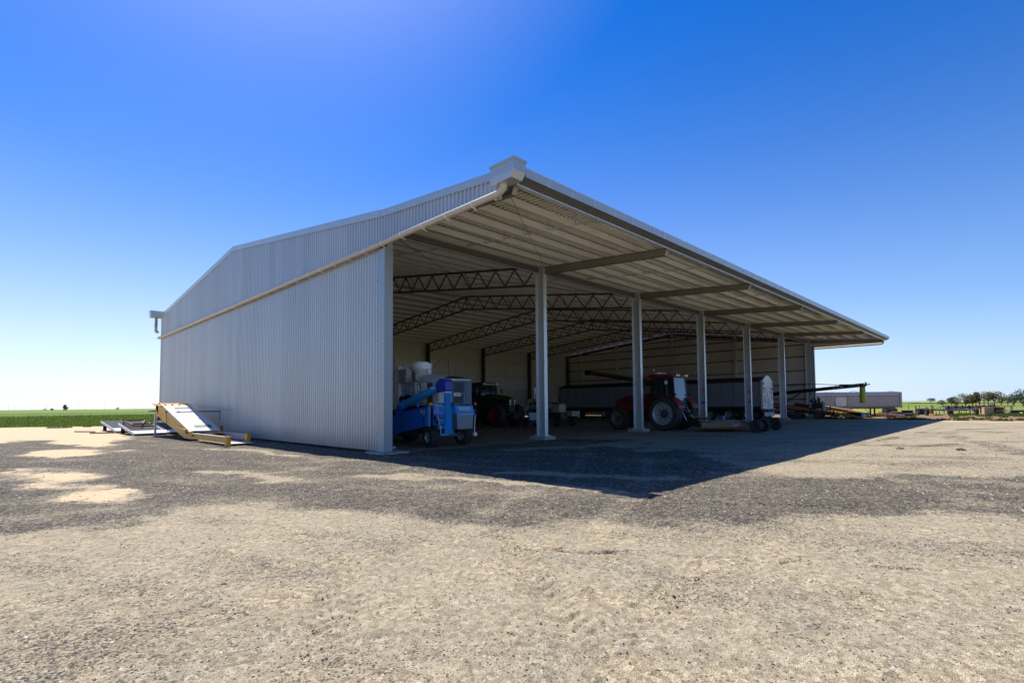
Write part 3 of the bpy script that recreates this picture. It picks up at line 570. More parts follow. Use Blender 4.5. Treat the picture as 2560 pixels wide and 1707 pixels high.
# rainheads
def rainhead(u0, u1, v0, v1, z0, z1):
    c = .09; b = MB()
    b.add([(u0,v0,z1),(u1,v0,z1),(u1,v1,z1),(u0,v1,z1),(u0,v0,z0+.16),(u1,v0,z0+.16),(u1,v1,z0+.16),(u0,v1,z0+.16),(u0+.02,v0+c*1.3,z0),(u1-.02,v0+c*1.3,z0),(u1-.02,v1-.02,z0),(u0+.02,v1-.02,z0)],
          [(0,1,2,3),(0,4,5,1),(1,5,6,2),(2,6,7,3),(3,7,4,0),(4,8,9,5),(5,9,10,6),(6,10,11,7),(7,11,8,4),(11,10,9,8)])
    r = shed.p('rainhead', b, FLASH); q = MB()
    q.box(u0-.025,u1+.025,v0-.025,v0+.01,z1-.05,z1+.012); q.box(u0-.025,u0+.01,v0+.012,v1+.025,z1-.05,z1+.012); q.box(u1-.01,u1+.025,v0+.012,v1+.025,z1-.05,z1+.012); q.box(u0+.012,u1-.012,v1-.01,v1+.025,z1-.05,z1+.012)
    shed.p('rim', q, FLASH, parent=r); return r
rainhead(-.58,-.16,-7.20,-6.32,7.32,7.80)
b = MB().box(-.30,-.25,-6.40,-6.20,7.02,7.28); shed.p('end_plate', b, FLASH)
b = MB().tube([(-.36,-6.28,7.0),(-.36,-6.24,7.06),(-.3,-6.26,7.04)],.02,6); shed.p('hook_bolt', b, WHT)
rainhead(-.92,-.08,WID+.12,WID+.75,8.74,9.24)
shed.p('downpipe', MB().tube([(-.5,WID+.5,8.72),(-.5,WID+.5,7.95)],.1,12), mat('grey_downpipe',(.3,.31,.32),.5,var=.05), smooth=True)
shed.p('downpipe', MB().tube([(-.5,WID+.5,7.97),(-.5,WID+.48,7.72),(-.5,WID+.3,7.6),(-.42,WID+.2,7.6)],.105,12), PVC, smooth=True)
# front gutter with its jointed facing, underside and straps
GJ = [.02]+[.92+1.041*k for k in range(int((U1-.92)/1.041)+1)]+[U1+.05]
for a, b_ in zip(GJ[:-1], GJ[1:]):
    if b_-a < .1: continue
    shed.p('gutter_panel', MB().box(a+.012,b_-.012,-7.02,-7.0,7.52,7.745), FLASH)
    shed.p('gutter_bracket', MB().box(b_-.02,b_+.02,-7.035,-6.995,7.51,7.755), GALV)
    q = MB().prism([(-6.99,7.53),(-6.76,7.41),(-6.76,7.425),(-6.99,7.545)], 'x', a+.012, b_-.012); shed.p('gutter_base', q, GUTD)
    shed.p('gutter_strap', MB().prism([(-6.995,7.515),(-6.74,7.385),(-6.74,7.40),(-6.995,7.53)], 'x', b_-.012, b_+.012), BEAM)
shed.p('gutter_lip', MB().box(.0,U1,-7.03,-6.985,7.745,7.765), GALV)
shed.p('eave_trim', MB().box(-.02,U1,-6.76,-6.70,7.37,7.50), GALV)
# rear gutter
shed.p('rear_gutter', MB().box(U0,U1,WID+.04,WID+.26,8.70,8.9), FLASH)
# purlins (C section, open face to the back)
def cpurlin(u0, u1, v, zt, h, fl=.07, m=PURL, name='purlin'):
    b = MB(); b.box(u0,u1,v,v+.012,zt-h,zt); b.box(u0,u1,v+.012,v+fl,zt-.012,zt); b.box(u0,u1,v+.012,v+fl,zt-h,zt-h+.012); b.box(u0,u1,v+fl-.012,v+fl,zt-h+.012,zt-h+.032)
    return shed.p(name, b, m)
PV = [-6.45,-5.3,-4.15,-3.0,-1.85,-.75]+[.35+1.32*k for k in range(12)]+[RV+.25+1.32*k for k in range(13)]+[WID-.35]
for v in PV:
    zt = roofz(v)-.012; h = .225
    if v < 0 and v > -6.5:
        for k in range(NB): cpurlin(U0+.02 if k == 0 else k*BAY+.004, (k+1)*BAY-.004 if k < NB-1 else U1-.02, v, zt, h)
    else: cpurlin(U0+.02, U1-.02, v, zt, .20)
# bridging between purlins at mid bay
for k in range(NB):
    for i in range(len(PV)-1):
        v0, v1 = PV[i], PV[i+1]
        if v1-v0 < .6 or v0 > 28: continue
        um = (k+.5)*BAY; b = MB(); b.beam((um,v0+.06,roofz(v0)-.15),(um,v1,roofz(v1)-.15),.045,.05); b.box(um-.07,um+.07,v1-.025,v1-.002,roofz(v1)-.21,roofz(v1)-.09)
        shed.p('bridging', b, GALV)
# trusses
def webmesh(p, q, s=.055): return MB().beam(p, q, s, s, (1,0,0)).mesh('web_brace', TRUS)
TW = []; NODE = 1.37
nr_ = 11; stp = (RV-.36)/nr_
tc_ = lambda v: roofz(v)-.31; bc_ = lambda v: (tc_(.36)-.88)+(v-.36)*((tc_(RV)-1.0)-(tc_(.36)-.88))/(RV-.36) if v <= RV else (tc_(RV)-1.0)-(v-RV)*((tc_(RV)-1.0)-(tc_(WID-.4)-.9))/(WID-.4-RV)
nl_ = 13; stl = (WID-.45-RV)/nl_
for i in range(nr_):
    a, m_, c = .36+i*stp, .36+(i+.5)*stp, .36+(i+1)*stp; TW += [((0,a,tc_(a)-.05),(0,m_,bc_(m_)+.05)), ((0,m_,bc_(m_)+.05),(0,c,tc_(c)-.05))]
TW.append(((0,RV,tc_(RV)),(0,RV,bc_(RV))))
for i in range(nl_):
    a, m_, c = RV+i*stl, RV+(i+.5)*stl, RV+(i+1)*stl; TW += [((0,a,tc_(a)-.05),(0,m_,bc_(m_)+.05)), ((0,m_,bc_(m_)+.05),(0,c,tc_(c)-.05))]
TWm = [webmesh(p, q) for p, q in TW]
for k in range(1, NB):
    u = k*BAY
    b = MB().beam((u,.25,tc_(.25)),(u,RV,tc_(RV)),.11,.1); b.beam((u,RV+.003,tc_(RV)),(u,WID-.4,tc_(WID-.4)),.11,.1)
    b.beam((u,.25,bc_(.36)),(u,RV,bc_(RV)),.1,.1); b.beam((u,RV+.003,bc_(RV)),(u,WID-.4,bc_(WID-.4)),.1,.1)
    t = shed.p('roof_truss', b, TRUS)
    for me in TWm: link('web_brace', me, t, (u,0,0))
    for i, v in enumerate(PV[6:-1]):
        if i % 2 == 0:
            sg = 1 if i % 4 == 0 else -1
            link('fly_brace', MB().beam((0,v+.03,roofz(v)-.22),(sg*.55,v+.03,bc_(v)+.08),.04,.012).mesh('fly_brace', TRUS), t, (u,0,0))
        link('cleat', MB().box(-.05,.05,v-.02,v-.004,roofz(v)-.26,roofz(v)-.1).mesh('cleat', GALV), t, (u,0,0))
# columns, base plates, plinths, cantilever beams
def ibeam(b, p0, p1, D, B, tf=.016, tw=.012):
    """vertical I section; web in the v direction, flanges facing front and back"""
    x, y, z0 = p0; z1 = p1[2]
    b.box(x-B/2,x+B/2,y-D/2,y-D/2+tf,z0,z1); b.box(x-B/2,x+B/2,y+D/2-tf,y+D/2,z0,z1); b.box(x-tw/2,x+tw/2,y-D/2+tf,y+D/2-tf,z0,z1); return b
for k in range(0, NB+1):
    u = k*BAY + (.12 if k == 0 else (-.12 if k == NB else 0)); zt = roofz(0)-.30
    c = shed.p('column', ibeam(MB(), (u,0,.17), (u,0,zt), .52, .22), GALV, bevel=.004)
    q = MB().box(u-.2,u+.2,-.36,.36,.155,.18)
    for bx in (-.15,.15):
        for by in (-.31,.31): q.cyl((u+bx,by,.18),(u+bx,by,.22),.018,n=6)
    shed.p('base_plate', q, GALV, parent=c)
    if k: shed.p('plinth', MB().box(u-.36,u+.36,-.5,.5,-.06,.155), CONC, bevel=.02)
    q = MB().box(u-.1,u+.1,-.262-.012,-.262,3.42,3.60); q.box(u-.006-.012,u-.006,-.24,.24,3.35,3.38); shed.p('splice_plate', q, GALV, parent=c)
    if k in (3,4,6):
        s_ = shed.p('sign', MB().box(u-.0205,u-.0085,-.15,.03,2.32,2.58), RDL, parent=c)
        shed.p('sign', MB().box(u-.0255,u-.0215,-.10,-.02,2.37,2.53), WSTK, parent=c)
        shed.p('notice', MB().box(u-.0205,u-.0085,-.17,.05,1.55,1.72), mat('blue_notice',(.2,.25,.6),.5), parent=c)
    # cantilever rafter outside the column line
    b = MB(); zr0, zr1 = 7.98, 7.50
    def pr(o1, o2, x0, x1): b.prism([(-.27,zr0+o1),(-6.55,zr1+o1),(-6.55,zr1+o2),(-.27,zr0+o2)], 'x', x0, x1)
    b.prism([(-.27,zr0),(-6.58,zr1),(-6.58,zr1-.014),(-.27,zr0-.014)], 'x', u-.085, u+.085)
    b.prism([(-.27,zr0-.35),(-6.46,zr1-.28),(-6.46,zr1-.266),(-.27,zr0-.336)], 'x', u-.085, u+.085)
    b.prism([(-.27,zr0-.0145),(-6.575,zr1-.0145),(-6.465,zr1-.2655),(-.27,zr0-.3355)], 'x', u-.005, u+.005)
    b.prism([(-6.60,zr1),(-6.612,zr1),(-6.487,zr1-.28),(-6.475,zr1-.28)], 'x', u-.085, u+.085)
    shed.p('cantilever_beam', b, BEAM)
    if k: shed.p('cable_stay', MB().tube([(u-BAY+.1,-6.2,roofz(-6.2)-.25),(u-.05,-.3,7.95)],.007,6), CHAS) if k == 1 else None
for k in range(NB):
    shed.p('eave_beam', MB().box(k*BAY+(.12 if k==0 else .125),(k+1)*BAY-.125,.03,.05,7.70,8.02), TRUS)
    q = MB().box(k*BAY+.125,(k+1)*BAY-.125,-.06,.03,7.68,7.70); q.box(k*BAY+.125,(k+1)*BAY-.125,-.06,.03,8.0,8.02); shed.p('eave_beam_flange', q, GALV)
shed.p('brace_rod', MB().tube([(.1,.6,8.15),(BAY-.1,6.6,8.9)],.012,6), CHAS)
shed.p('brace_rod', MB().tube([(2*BAY-.1,1,8.0),(BAY+.1,7,8.9)],.012,6), CHAS)
# rear columns, gable mullions and girts
for k in range(0, NB+1):
    u = k*BAY+(.1 if k == 0 else (-.1 if k == NB else 0))
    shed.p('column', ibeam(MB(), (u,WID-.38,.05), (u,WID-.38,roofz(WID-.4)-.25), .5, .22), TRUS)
    if k < NB: shed.p('mullion', MB().box(u+BAY/2-.035,u+BAY/2+.035,WID-.17,WID-.1,.05,6.9), GALV)
for z in (1.9,3.6,5.3,6.95,8.45): shed.p('girt', MB().box(U0+.05,U1-.05,WID-.095,WID-.03,z-.035,z+.035).box(U0+.05,U1-.05,WID-.097,WID-.095,z+.025,z+.04), GALV)
for v in (7.6,RV,23.8,30.0):
    shed.p('column', ibeam(MB(), (U1-.30,v,.05), (U1-.30,v,roofz(v)-.3), .22, .2), GALV)
for z in (.55,1.9,3.4,4.9,6.36,7.62,8.6,9.4):
    v0 = 0.1; v1 = WID-.1
    if z > 7.9: v0 = -.3+(z+.35-8.30)/((RZ-8.30)/(RV+.3)); v1 = min(v1, RV+(RZ-z-.35)/((RZ-8.88)/(WID-RV)))
    shed.p('girt', MB().box(U1-.12,U1-.01,v0,v1,z-.05,z+.05), TRUS)
    if z < 7.7: shed.p('girt', MB().box(U0+.01,U0+.12,.3,WID-.1,z-.05,z+.05), TRUS)
for u in (U0+.15, U1-.15):
    for a, b_ in ((.3,RV),(RV,WID-.3)): shed.p('end_rafter', MB().beam((u,a,roofz(a)-.42),(u,b_,roofz(b_)-.42),.15,.3), TRUS)
# slender downpipe behind the far corner column
shed.p('downpipe', MB().tube([(U1-.28,-.36,7.1),(U1-.28,-.36,.3)],.045,8), mat('grey_downpipe',(.3,.31,.32)), smooth=True)
for z in (5.3,4.0,1.5): shed.p('pipe_bracket', MB().box(U1-.36,U1-.2,-.42,-.40,z-.03,z+.03), WHT)

# ---------------------------------------------------------------- blue harvester (left side faces -u, rear faces the front of the shed)
t = Thing('plot_harvester', 'blue small combine harvester with white cyclone hopper parked just inside the left corner column', 'harvester', (3.0,1.6,0))
b = MB().prism([(.62,1.57),(.47,.84),(2.4,.52),(2.92,.40),(3.42,.90),(3.42,1.10),(2.35,1.38)], 'x', 2.28, 2.34); sp_ = t.p('side_panel', b, BLUE, bevel=.012)
t.p('panel_gap', MB().box(2.272,2.281,2.38,2.40,.55,1.33), BLK, sp_)
t.p('handle', MB().box(2.255,2.279,.80,.83,.98,1.16), BLK, sp_)
t.p('latch', MB().box(2.26,2.279,2.28,2.32,.72,.80), BLK, sp_); t.p('latch', MB().box(2.26,2.279,.75,.88,.90,.92), BLK, sp_); t.p('latch', MB().box(2.26,2.279,.75,.88,1.38,1.40), BLK, sp_)
dc = t.p('maker_plate', MB().box(2.272,2.279,.74,1.05,1.29,1.42), WSTK, sp_); t.p('stripe', MB().box(2.268,2.2715,.74,1.05,1.29,1.315), GSTK, dc)
textobj(t, 'lettering', 'WINTERSTEIGER', .045, (2.268,.895,1.365), (R(90),0,R(-90)), NAVY, dc); textobj(t, 'lettering', 'Split', .05, (2.277,.80,1.24), (R(90),0,R(-90)), WSTK, dc)
t.p('chassis', MB().prism([(.5,1.5),(.5,.62),(2.4,.42),(4.6,.5),(5.4,.9),(5.4,1.5)], 'x', 2.36, 3.9), CHAS)
t.p('lower_skirt', MB().prism([(.9,.78),(2.4,.52),(2.9,.40),(2.6,.33),(1.5,.45)], 'x', 2.32, 2.36), GREYT)
t.p('front_side_panel', MB().prism([(3.40,1.52),(3.40,.75),(4.9,.9),(5.3,1.52)], 'x', 2.30, 2.38), BLUE)
t.p('belt_cover', MB().prism([(3.45,1.12),(2.35,1.40),(1.1,1.52),(1.1,1.60),(2.4,1.56),(3.5,1.32)], 'x', 2.25, 2.30), CHAS)
# rear corner post in lighter blue, rear wall
t.p('corner_post', MB().box(2.26,2.345,.45,.60,.80,1.60), LBLUE, bevel=.015)
t.p('rear_wall', MB().box(2.42,3.16,.38,.42,.85,1.60), BLUE)
v = t.p('valve_block', MB().box(2.44,2.62,.26,.38,1.02,1.18).box(2.5,2.56,.2,.3,.9,1.3).cyl((2.46,.3,.95),(2.66,.3,.95),.03), CHAS)
for k in range(6): t.p('hose', MB().tube([(2.5+.03*k,.3,1.22),(2.49+.035*k,.22,1.12-.01*k),(2.47+.04*k,.3,.98)],.011,6), BLK if k%2 else LGREY, v)
t.p('warning_sticker', MB().box(2.44,2.50,.373,.379,1.27,1.40), YSTK)
t.p('battery_box', MB().box(2.43,2.68,.15,.38,.68,.86), mat('dark_teal_box',(.02,.06,.09),.5)); t.p('battery_label', MB().box(2.53,2.62,.143,.149,.72,.84), WSTK)
t.p('air_tank', MB().cyl((2.66,.25,.79),(2.98,.25,.79),.10,n=16), mat('teal_tank',(.02,.16,.22),.4), smooth=True)
# upper body
t.p('grain_tank', MB().prism([(1.2,1.6),(3.0,1.55),(3.0,2.55),(.05,2.58),(.05,1.7)], 'x', 2.42, 3.95), LGREY, bevel=.02)
t.p('brown_side_panel', MB().box(2.405,2.418,.42,.78,1.62,2.50), BRWN); t.p('white_side_panel', MB().box(2.405,2.418,.12,.40,1.62,2.52), LGREY); t.p('white_side_panel', MB().box(2.405,2.418,.80,1.35,1.75,2.50), WHT)
for z in (1.86,2.10,2.32): t.p('panel_seam', MB().box(2.402,2.4045,1.0,2.3,z,z+.012), CHAS)
t.p('frame_post', MB().box(2.36,2.40,1.86,1.93,1.5,2.72), LGREY); t.p('frame_rail', MB().beam((2.38,2.75,2.44),(2.38,.75,2.04),.05,.06), GALV)
t.p('frame_post', MB().box(2.36,2.40,2.50,2.56,1.5,3.10), LGREY); t.p('frame_rail', MB().box(2.36,2.40,1.86,2.56,2.50,2.56), LGREY)
cb_ = t.p('control_box', MB().box(2.22,2.5,1.98,2.52,2.55,3.10), CREAM, bevel=.015); t.p('lock', MB().box(2.21,2.219,2.12,2.16,2.63,2.72), BLK, cb_)
# cab: dark opening with white pillar and roof
t.p('cab_roof', MB().prism([(2.55,3.22),(2.55,3.06),(4.9,3.06),(4.9,3.20),(3.1,3.24)], 'x', 2.3, 3.9), LGREY, bevel=.02)
t.p('roof_end_cap', MB().box(2.26,2.42,2.56,3.08,3.07,3.24), WHT, bevel=.02)
t.p('cab_pillar', MB().prism([(2.58,3.06),(3.02,3.06),(3.04,1.9),(3.30,1.42),(2.72,1.42),(2.58,1.9)], 'x', 2.26, 2.40), WHT, bevel=.01)
t.p('grab_handle', MB().tube([(2.24,2.83,2.98),(2.20,2.83,2.98),(2.20,2.83,2.12),(2.24,2.83,2.12)],.016,8), ORL)
t.p('cab_glass', MB().box(2.34,2.36,3.05,4.7,1.6,3.04), GLASS); t.p('cab_floor', MB().box(2.36,3.9,2.6,4.7,1.5,1.6), CHAS); t.p('seat', MB().box(2.8,3.3,3.3,3.8,1.6,2.0).box(2.8,3.3,3.2,3.32,2.0,2.7), BLK); t.p('cab_rear', MB().box(2.5,3.9,3.0,3.05,1.6,3.05), GREYT)
for c in ((2.30,2.35,1.88),(2.28,1.95,1.93)): t.p('work_motor', MB().cyl((c[0]-.08,c[1],c[2]),(c[0]+.12,c[1],c[2]),.13,n=14), BLK, smooth=True)
t.p('cream_canister', MB().cyl((2.45,1.55,2.62),(2.45,1.55,2.86),.07,n=12), mat('cream_plastic',(.6,.5,.3)))
# cyclone hopper
cy = (3.0,2.02); 
t.p('cyclone', MB().rev([(.001,3.36),(.42,3.36),(.425,3.34),(.425,3.14),(.41,3.125),(.15,2.70),(.17,2.60),(.001,2.60)], o=(*cy,0), ax=(0,0,1), n=32), CYCW, smooth=True)
t.p('cyclone_lid', MB().rev([(.001,3.43),(.26,3.43),(.29,3.41),(.29,3.361)], o=(*cy,0), ax=(0,0,1), n=32), CYCW, smooth=True)
t.p('inlet_pipe', MB().cyl((2.85,2.4,3.24),(2.62,2.92,3.24),.085,n=14), CYCW, smooth=True)
t.p('cyclone_bracket', MB().box(3.0,3.08,1.46,1.54,2.55,3.05).box(2.93,3.0,1.46,1.58,2.98,3.08).box(3.0,3.1,-.1,1.4,2.56,2.63), WHT)
t.p('outlet_cover', MB().cyl((2.7,1.9,2.56),(2.7,1.9,2.30),.14,.09,12), LBLUE); t.p('clear_chute', MB().tube([(2.45,1.55,2.45),(2.40,1.40,2.25),(2.40,1.35,1.85)],.12,12), WHT, smooth=True)
for k in range(3): t.p('hose', MB().tube([(2.40,1.75-.22*k,2.5),(2.34,1.55-.2*k,2.42),(2.32,1.42-.15*k,2.1),(2.33,1.5-.12*k,1.7)],.017,6), BLK)
bc = t.p('beacon', MB().cyl((2.7,2.95,3.27),(2.7,2.95,3.38),.055,n=10), ORL); t.p('antenna', MB().tube([(3.1,1.35,3.1),(3.2,.9,3.55)],.008,5), BLK); t.p('antenna', MB().tube([(3.1,.3,2.6),(3.1,.3,3.4)],.01,5), BLK)
# white tarpaulin over the tank
V = []; nx_, ny_ = 14, 20
for i in range(nx_):
    for j in range(ny_):
        a = i/(nx_-1); c = j/(ny_-1); V.append((2.46+a*1.45, -.05+c*1.45, 2.63+.24*math.sin(math.pi*a)**.6*(.5+.5*c)+.035*math.sin(9*a+5*c)*math.sin(7*c)+.02*random.random()))
b = MB().add(V, [(i*ny_+j,(i+1)*ny_+j,(i+1)*ny_+j+1,i*ny_+j+1) for i in range(nx_-1) for j in range(ny_-1)]); b.box(2.44,3.93,-.06,1.42,2.58,2.64); t.p('tank_tarp', b, TARPW, smooth=True)
t.p('tank_rim', MB().box(2.42,3.9,-.0,.04,2.585,2.62), BLK)
# unloading auger and hose
au = t.p('unloading_auger', MB().cyl((2.12,2.10,1.62),(2.12,-.52,2.32),.15,n=24), LBLUE, smooth=True)
d_ = Vector((0,-2.62,.70)).normalized()
for s_, r_ in ((.02,.17),(.24,.172)): p_ = Vector((2.12,2.10,1.62))+d_*s_; t.p('flange', MB().rev([(.15,-.025),(r_,-.02),(r_,.02),(.15,.025)], o=p_, ax=d_, n=24), LBLUE, au, smooth=True)
t.p('auger_elbow', MB().tube([(2.2,2.5,1.36),(2.15,2.36,1.45),(2.12,2.2,1.56),(2.12,2.05,1.64)],.16,18), BLUE, smooth=True)
hd_ = t.p('auger_hood', MB().prism([(-.42,2.08),(-.36,2.42),(-.62,2.60),(-.92,2.56),(-1.0,2.50),(-1.02,2.14),(-.86,2.12)], 'x', 1.97, 2.29), DBLUE, bevel=.03)
t.p('clear_reflector', MB().box(1.962,1.968,-.30,-.12,2.22,2.30), WSTK, au)
b = MB(); pr_ = [(.001,2.13),(.125,2.13)]
for k in range(36): z = 2.10-k*.043; pr_ += [(.128+.0012*k,z),(.119+.0012*k,z-.021)]
pr_ += [(.001,.55)]; hz = t.p('discharge_hose', b.rev(pr_, o=(2.15,-.86,0), ax=(0,0,1), n=24), mat('blue_fabric_hose',(.01,.25,.62),.6), smooth=True)
for vv in hz.data.vertices: vv.co.x += .00 if vv.co.z > 1.9 else (1.9-vv.co.z)*.03
t.p('hose_clamp', MB().rev([(.13,2.07),(.142,2.07),(.142,2.10),(.13,2.10)], o=(2.15,-.86,0), ax=(0,0,1), n=24), WHT)
t.p('auger_support', MB().prism([(1.02,2.0),(1.22,1.92),(1.12,1.55),(1.02,1.55)], 'x', 2.16, 2.20), LBLUE)
# engine cover, louvres, number plate
ec = t.p('engine_cover', MB().box(3.10,4.02,-.02,.40,1.62,2.56), NAVY, bevel=.03); t.p('engine_cover_edge', MB().box(3.66,3.67,-.028,-.021,1.63,2.56), BLK, ec)
for k in range(12):
    z = 1.70+k*.068
    if 1.98 < z < 2.10: continue
    t.p('louvre', MB().prism([(-.022,z),(-.055,z+.012),(-.055,z+.028),(-.022,z+.05)], 'x', 3.14, 3.58), BLK if k%2 == 9 else GREYT, ec)
t.p('louvre_edge', MB().box(3.585,3.60,-.05,-.021,1.64,2.0), LGREY, ec)
np_ = t.p('number_plate', MB().box(3.06,3.40,-.075,-.065,1.965,2.10), WSTK); textobj(t, 'lettering', '247 Y', .105, (3.26,-.077,2.03), (R(90),0,0), BLK, np_)
# bin with blue lid
t.p('bin', MB().prism([(3.20,.66),(3.97,.66),(4.02,1.26),(3.16,1.26)], 'y', -.12, .42), GREYP, bevel=.02)
ld = t.p('bin_lid', MB().prism([(-.16,1.27),(-.02,1.60),(.42,1.60),(.42,1.27)], 'x', 3.14, 4.05), LBLUE, bevel=.015)
q = Vector((3.55,-.122,1.475)); tilt = math.atan2(.33,.14)
lb_ = t.at('logo_plate', MB().box(-.31,.31,-.065,.065,0,.004).mesh('logo_plate', WSTK), q, (tilt,0,0)); st = link('stripe', MB().box(-.29,.29,-.05,-.035,.0045,.006).mesh('stripe', GSTK), lb_)
tx = textobj(t, 'lettering', 'WINTERSTEIGER', .075, tuple(q), (0,0,0), NAVY, lb_, .001); tx.location = (0,.012,.0055)
tx = textobj(t, 'lettering', 'www.wintersteiger.com', .062, tuple(q), (0,0,0), WSTK, lb_, .001); tx.location = (0,-.105,.003)
t.p('bin_strip', MB().box(3.16,4.03,-.15,-.125,1.23,1.265), LGREY)
# ladder
b = MB(); L0 = [(2.18,-.12,1.60),(2.30,-.30,.50)]; L1 = [(2.50,-.12,1.60),(2.64,-.30,.50)]
b.beam(*L0,.035,.035); b.beam(*L1,.035,.035); b.tube([(2.18,.2,1.66),(2.18,-.02,1.66),(2.18,-.12,1.60)],.02,8); b.tube([(2.50,.2,1.66),(2.50,-.02,1.66),(2.50,-.12,1.60)],.02,8)
lad = t.p('ladder', b, mat('bright_blue_ladder',(.22,.55,.95),.4))
for s_ in (.0,.25,.5,.75,.99):
    a_ = Vector(L0[0]).lerp(Vector(L0[1]), s_); c_ = Vector(L1[0]).lerp(Vector(L1[1]), s_); t.p('rung', MB().beam(a_, c_, .05, .03), mat('bright_blue_ladder',(.22,.55,.95),.4), lad)
t.p('platform', MB().box(2.14,2.54,.05,.35,1.61,1.65), LGREY)
for x_, z_ in ((2.05,1.66),(4.22,1.66)):
    a_ = t.p('light_arm', MB().beam((x_,.1,z_),(x_+(.25 if x_<3 else -.25),.1,z_-.05),.03), BLK); t.p('lamp', MB().cyl((x_,.0,z_),(x_,.12,z_),.06,n=12), RDL if x_ > 3 else ORL, a_, smooth=True); t.p('reflector', MB().cyl((x_,.02,z_-.28),(x_,.05,z_-.28),.035,n=10), RDL, a_)
t.p('drag_bar', MB().tube([(4.2,.0,1.22),(4.12,-.05,.78),(4.05,-.12,.50)],.022,8).box(3.98,4.12,-.2,-.1,.38,.52), GALV)
t.p('rear_axle', MB().box(2.55,3.85,.42,.58,.38,.50).box(3.0,3.4,.3,.7,.45,.65), NAVY, bevel=.02)
wheel(t, (2.40,.50,.385), .385, .36, .19, -1, SILV, 14, turn=R(-6)); wheel(t, (3.98,.50,.385), .385, .36, .19, 1, SILV, 14, turn=R(10))
wheel(t, (2.45,4.3,.62), .62, .42, .32, -1, SILV, 18); wheel(t, (3.95,4.3,.62), .62, .42, .32, 1, SILV, 18)
t.p('header', MB().prism([(5.2,.2),(6.4,.15),(6.5,.5),(5.4,1.1)], 'x', 2.2, 4.1), BLUE)

